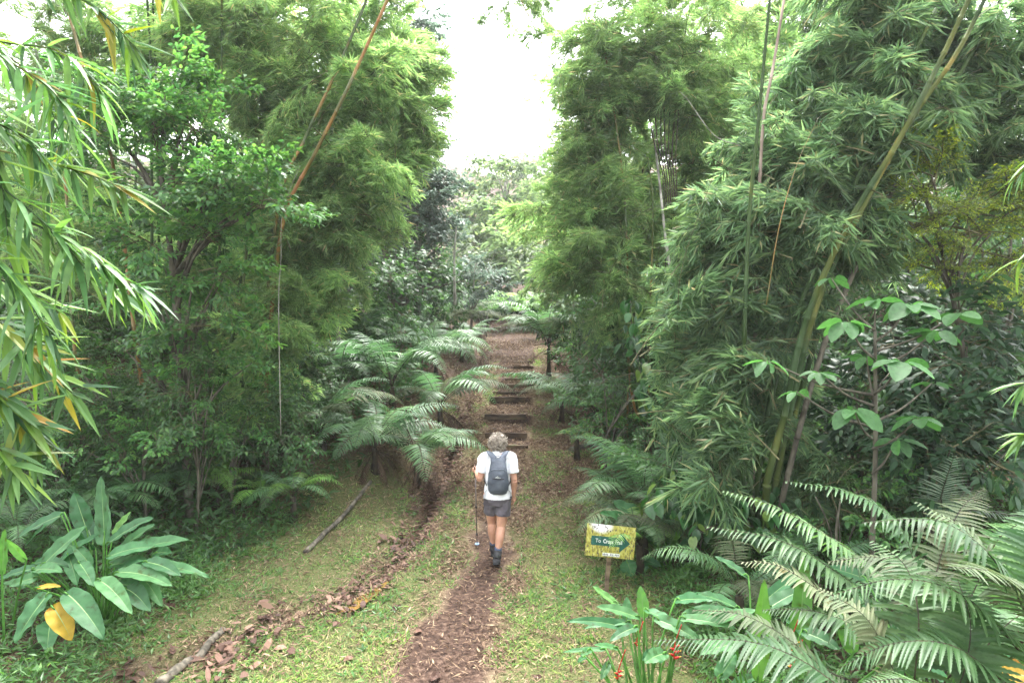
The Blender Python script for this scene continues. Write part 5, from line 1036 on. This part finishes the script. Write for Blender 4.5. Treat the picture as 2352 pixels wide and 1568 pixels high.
paddle_plant('light green plant with wide banana-like leaves behind the sign', pb[:2], [
    (1500, 1250, 1378, 1165, 8.35, 8.05, 0.25, 'paddle', .25), (1495, 1210, 1405, 1148, 8.45, 8.55, 0.25, 'paddle', .1), (1545, 1238, 1550, 1175, 8.35, 8.25, 0.213, 'paddle_light', 0), (1520, 1230, 1530, 1170, 8.45, 8.45, 0.175, 'paddle', .0),
    (1500, 1250, 1515, 1195, 8.4, 8.35, 0.15, 'paddle', .0), (1555, 1260, 1650, 1215, 8.35, 8.25, 0.138, 'paddle', .1), (1440, 1285, 1452, 1325, 8.25, 8.15, 0.213, 'paddle', .1), (1475, 1290, 1470, 1318, 8.25, 8.15, 0.163, 'paddle', .1),
    (1470, 1285, 1520, 1300, 8.25, 8.05, 0.138, 'paddle', .2), (1430, 1310, 1400, 1330, 8.25, 8.15, 0.088, 'paddle', .1), (1560, 1320, 1600, 1290, 8.05, 7.95, 0.1, 'paddle_light', .1)], 6)
M['bract'] = flat_mat('red_bract', (.38, .012, .012), .45); M['bract_tip'] = flat_mat('yellow_bract_tip', (.65, .38, .05), .4)
def heliconia(label, base, lv, flowers, seed):
    th = paddle_plant(label, base, lv, seed, 'heliconia', 'heliconia'); off = np.array(th.location)
    for (px, py, d, n_, s) in flowers:
        p = P(px, py, d); fl_ = MB(); fl_.add(*tube(spline([p+[.05, 0, .16], p+[.03, 0, .1], p, p+[0, 0, -.035*n_*s]], 12), .004, 5), 'bract'); f = part('flower', fl_, th, True)
        for k in range(n_):
            c = p+np.array([0, 0, -.036*k*s]); sg = -1 if k % 2 else 1; e = c+np.array([sg*.055*s, -.02, .012])
            mb = MB(); mb.add(*tube([c, c*.6+e*.4+[0, 0, -.008], c*.25+e*.75, e], np.array([.006, .017, .014, .006])*s, 7), 'bract'); mb.add(*tube([e, e+[sg*.018*s, -.004, .007]], [.0065*s, .002], 6), 'bract_tip')
            part('bract', mb, f, True, False).data.transform(Matrix.Translation(-Vector(off)))
    return th
heliconia('heliconia with hanging red flowers at the bottom edge right of the path', P(1490, 1560, 4.9)[:2], [
    (1480, 1420, 1470, 1345, 5.4, 5.5, .10, 'paddle_light', 0), (1440, 1430, 1440, 1370, 5.4, 5.5, .09, 'paddle', 0), (1470, 1420, 1370, 1390, 5.3, 5.2, .10, 'paddle', .15), (1460, 1450, 1300, 1420, 5.2, 5.0, .08, 'paddle', .2), (1465, 1440, 1400, 1470, 5.1, 4.9, .09, 'paddle', .25), (1450, 1430, 1340, 1440, 5.2, 5.1, .07, 'paddle', .2),
    (1480, 1400, 1560, 1440, 5.3, 5.0, .10, 'paddle', .15), (1420, 1390, 1360, 1345, 5.5, 5.6, .07, 'paddle_light', .0), (1530, 1500, 1480, 1520, 4.9, 4.7, .12, 'paddle', .2), (1420, 1490, 1365, 1480, 5, 4.9, .06, 'paddle', .1), (1500, 1420, 1620, 1480, 5.1, 4.9, .12, 'paddle', .25), (1400, 1520, 1380, 1560, 4.9, 4.8, .06, 'paddle', .1), (1550, 1380, 1640, 1375, 5.3, 5.1, .12, 'paddle', .15), (1560, 1420, 1690, 1440, 5, 4.8, .10, 'paddle', .15)],
    [(1549, 1482, 4.8, 5, .6), (1420, 1540, 4.8, 4, .45), (1462, 1472, 5.1, 3, .35)], 7)
heliconia('heliconia among the near ferns with tall strips of light green leaf and red bracts', P(1770, 1560, 4.5)[:2], [
    (1740, 1568, 1755, 1330, 4.5, 4.6, .13, 'paddle_light', 0), (1830, 1560, 1850, 1270, 4.6, 4.9, .15, 'paddle_light', 0), (1720, 1330, 1640, 1275, 5.2, 5.3, .10, 'paddle', .15), (1650, 1560, 1690, 1500, 4.4, 4.5, .12, 'paddle', 0), (1700, 1400, 1600, 1360, 5, 4.9, .12, 'paddle', .15), (1760, 1400, 1850, 1350, 4.9, 5, .13, 'paddle', .15), (1640, 1430, 1740, 1400, 4.9, 4.8, .11, 'paddle', .1), (1690, 1480, 1610, 1500, 4.5, 4.3, .12, 'paddle', .2), (1840, 1450, 1930, 1490, 4.6, 4.4, .12, 'paddle', .2), (1960, 1500, 1930, 1400, 4.6, 4.7, .12, 'paddle_light', 0), (2030, 1520, 2060, 1420, 4.4, 4.5, .12, 'paddle', .05), (2150, 1520, 2130, 1400, 4.3, 4.4, .13, 'paddle_light', 0)],
    [(1815, 1475, 4.5, 3, .8), (1742, 1500, 4.6, 4, .7), (1825, 1520, 4.5, 3, .8)], 8)
heliconia('dark broad-leaved plant behind the near ferns at the right', P(2150, 1560, 4.9)[:2], [
    (2200, 1480, 2300, 1400, 4.9, 4.8, .16, 'paddle', .1), (2250, 1520, 2352, 1480, 4.6, 4.4, .18, 'paddle', .15), (2120, 1440, 2040, 1380, 5, 5.1, .15, 'paddle', .1), (2250, 1450, 2240, 1300, 5, 5.1, .16, 'paddle', 0), (2300, 1540, 2380, 1560, 4.2, 4.1, .18, 'paddle_yellow', .2), (2180, 1560, 2100, 1540, 4.4, 4.2, .16, 'paddle', .2), (2000, 1400, 1940, 1330, 5.2, 5.3, .13, 'paddle', .05), (1990, 1330, 1900, 1300, 5.6, 5.7, .12, 'paddle', .1)], [], 9)

# ================================================================ OVERHANGING NEAR BAMBOO (left edge): twigs > leaves
NL = [MB() for _ in range(6)]; NLm = []
for i, mb_ in enumerate(NL):
    rr = np.random.default_rng(i+70); add_leaves(mb_, 'bamboo_near', [[0, 0, 0]], [[1, 0, 0]], [[0, 0, 1.]], 1, .125, [(.04, .35), (.12, .8), (.3, 1), (.55, .85), (.8, .45)], .22, .12+.05*i, np.array([[.15, .4, .55, .7, .9, .97][i]]), rr); NLm.append(mb_.mesh('leaf', True))
nb = thing('overhanging_bamboo', 'near bamboo hanging in from the left edge with long narrow green leaves', 'bamboo', (-3.6, 2.6, gz(-3.6, 2.6))); nbo = np.array(nb.location)
r = np.random.default_rng(12)
cul = MB(); cul.add(*tube(spline([nbo-[0, 0, .1], nbo+[0, .05, 2.2], nbo+[.25, .15, 4.2], nbo+[.7, .3, 6.0]], 20), np.linspace(.04, .025, 20), 8), 'culm_g'); part('culm', cul, nb, True)
twigs = [  # start, mid, end (px,py,d), fans
 ([(-350, -250, 3.0), (-80, 60, 2.9), (140, 120, 2.8), (240, 230, 2.8)], 8), ([(-300, -100, 2.7), (-40, 100, 2.6), (120, 210, 2.6), (180, 330, 2.6)], 8), ([(-300, 150, 2.6), (-60, 260, 2.5), (70, 330, 2.5), (120, 460, 2.5)], 8),
 ([(-300, 250, 2.5), (-40, 400, 2.4), (110, 520, 2.4), (190, 610, 2.4)], 8), ([(-300, 350, 2.6), (-20, 470, 2.5), (170, 560, 2.4), (265, 632, 2.4), (330, 665, 2.4)], 7), ([(-300, 450, 2.4), (-60, 560, 2.3), (60, 680, 2.3), (110, 780, 2.3)], 7),
 ([(-300, 550, 2.5), (-60, 700, 2.4), (50, 780, 2.4), (120, 850, 2.4)], 6), ([(-250, 700, 2.4), (-60, 850, 2.3), (20, 930, 2.3), (60, 960, 2.3)], 6), ([(-200, 300, 2.9), (60, 360, 2.9), (200, 400, 2.9), (290, 435, 2.9)], 6),
 ([(-200, -150, 3.2), (60, -60, 3.2), (220, 20, 3.2), (320, 120, 3.2)], 8), ([(-200, 50, 3.1), (20, 130, 3.1), (120, 260, 3.1), (160, 400, 3.1)], 8), ([(-200, 600, 3.0), (0, 640, 3.0), (150, 720, 3.0)], 5), ([(-200, 0, 2.4), (-60, 200, 2.4), (0, 400, 2.4), (20, 560, 2.4)], 8),
 ([(-200, 640, 2.5), (20, 760, 2.5), (120, 860, 2.5), (180, 915, 2.5)], 4), ([(-200, 860, 2.4), (-20, 900, 2.3), (50, 960, 2.3), (80, 1010, 2.3)], 5), ([(-200, 950, 2.3), (-40, 1000, 2.2), (20, 1060, 2.2), (40, 1100, 2.2)], 3), ([(-200, 380, 2.7), (0, 500, 2.7), (150, 600, 2.7), (300, 690, 2.7)], 6), ([(-200, -250, 3.5), (100, -120, 3.5), (330, -60, 3.5), (420, 0, 3.5)], 6)]
cnt = 0; rest = MB()
for ti, (pts, nf) in enumerate(twigs):
    C = spline([P(*p) for p in pts], 24); mb = MB(); mb.add(*tube(C, np.linspace(.006, .0015, 24), 5), 'culm_y'); tw = part('twig', mb, nb, True)
    for f in range(nf*2):
        i0 = int(6+17*(f+r.random())/(nf*2)); o_ = C[min(23, i0)]; tg = norm(C[min(23, i0+1)]-C[i0-1]); n_ = r.integers(2, 5)
        side = norm(np.cross(tg, [r.normal(0, 1), -1, r.normal(0, .7)]))
        for a_ in np.linspace(-.9, .9, n_)+r.normal(0, .2, n_):
            dr_ = norm(tg*math.cos(a_)+side*math.sin(a_)+np.array([.05, r.normal(0, .25), -.38+r.normal(0, .25)])); L = r.uniform(.11, .235)
            if cnt < 290:
                rm = Vector(dr_).to_track_quat('X', 'Z').to_euler(); link('leaf', NLm[r.choice(6, p=[.24, .3, .24, .17, .04, .01])], tw, o_-nbo, rm, L); cnt += 1
            else:
                add_leaves(rest, 'bamboo_near', [o_], [dr_], [[0, -.3, 1.]], L, L*.15, [(.12, .8), (.35, 1), (.7, .6)], .22, .05, r=r)
if rest.n: o = part('foliage', rest, nb); o['kind'] = 'stuff'
# few near leaves at the right edge
nb2 = thing('overhanging_bamboo', 'few long narrow leaves reaching in from the right edge', 'bamboo', (4.9, 4.0, gz(4.9, 4.0))); nbo = np.array(nb2.location)
cul = MB(); cul.add(*tube(spline([nbo-[0, 0, .1], nbo+[.1, 0, 2], nbo+[0, 0, 4.5]], 14), np.linspace(.035, .02, 14), 8), 'culm_g'); part('culm', cul, nb2, True)
for pts, nf in (([(2480, 760, 4), (2400, 860, 4), (2330, 890, 4)], 4), ([(2480, 940, 4), (2400, 990, 4), (2345, 1000, 4)], 3), ([(2500, 300, 4.5), (2400, 350, 4.5), (2320, 420, 4.5)], 4), ([(2500, 520, 4.5), (2400, 560, 4.5), (2340, 600, 4.5)], 3)):
    C = spline([P(*p) for p in pts], 14); mb = MB(); mb.add(*tube(C, np.linspace(.006, .0015, 14), 5), 'culm_y'); tw = part('twig', mb, nb2, True)
    for f in range(nf*2):
        i0 = int(3+10*r.random()); tg = norm(C[i0+1]-C[i0-1])
        for a_ in np.linspace(-.7, .7, 3):
            dr_ = norm(tg*math.cos(a_)+np.array([0, 0, 1])*math.sin(a_)+np.array([0, r.normal(0, .25), -.45])); link('leaf', NLm[r.integers(5)], tw, C[i0]-nbo, Vector(dr_).to_track_quat('X', 'Z').to_euler(), r.uniform(.12, .26))
print('objects', len(bpy.data.objects))

# ================================================================ HAZE
m = bpy.data.materials.new('haze'); m.use_nodes = True; n = m.node_tree; n.nodes.clear(); o = n.nodes.new('ShaderNodeOutputMaterial'); v = n.nodes.new('ShaderNodeVolumePrincipled')
v.inputs['Color'].default_value = (.93, .96, 1, 1); v.inputs['Density'].default_value = HAZE; v.inputs['Anisotropy'].default_value = .3; n.links.new(v.outputs[0], o.inputs['Volume'])
if HAZE:
  mb = MB(); M['haze'] = m; simple_box(mb, (0, 32, 15.5), (96, 104, 37), 'haze'); hz = link('haze', mb.mesh('haze')); hz['kind'] = 'stuff'; tag(hz, 'thin pale haze in the air over the trail and the far trees', 'haze')
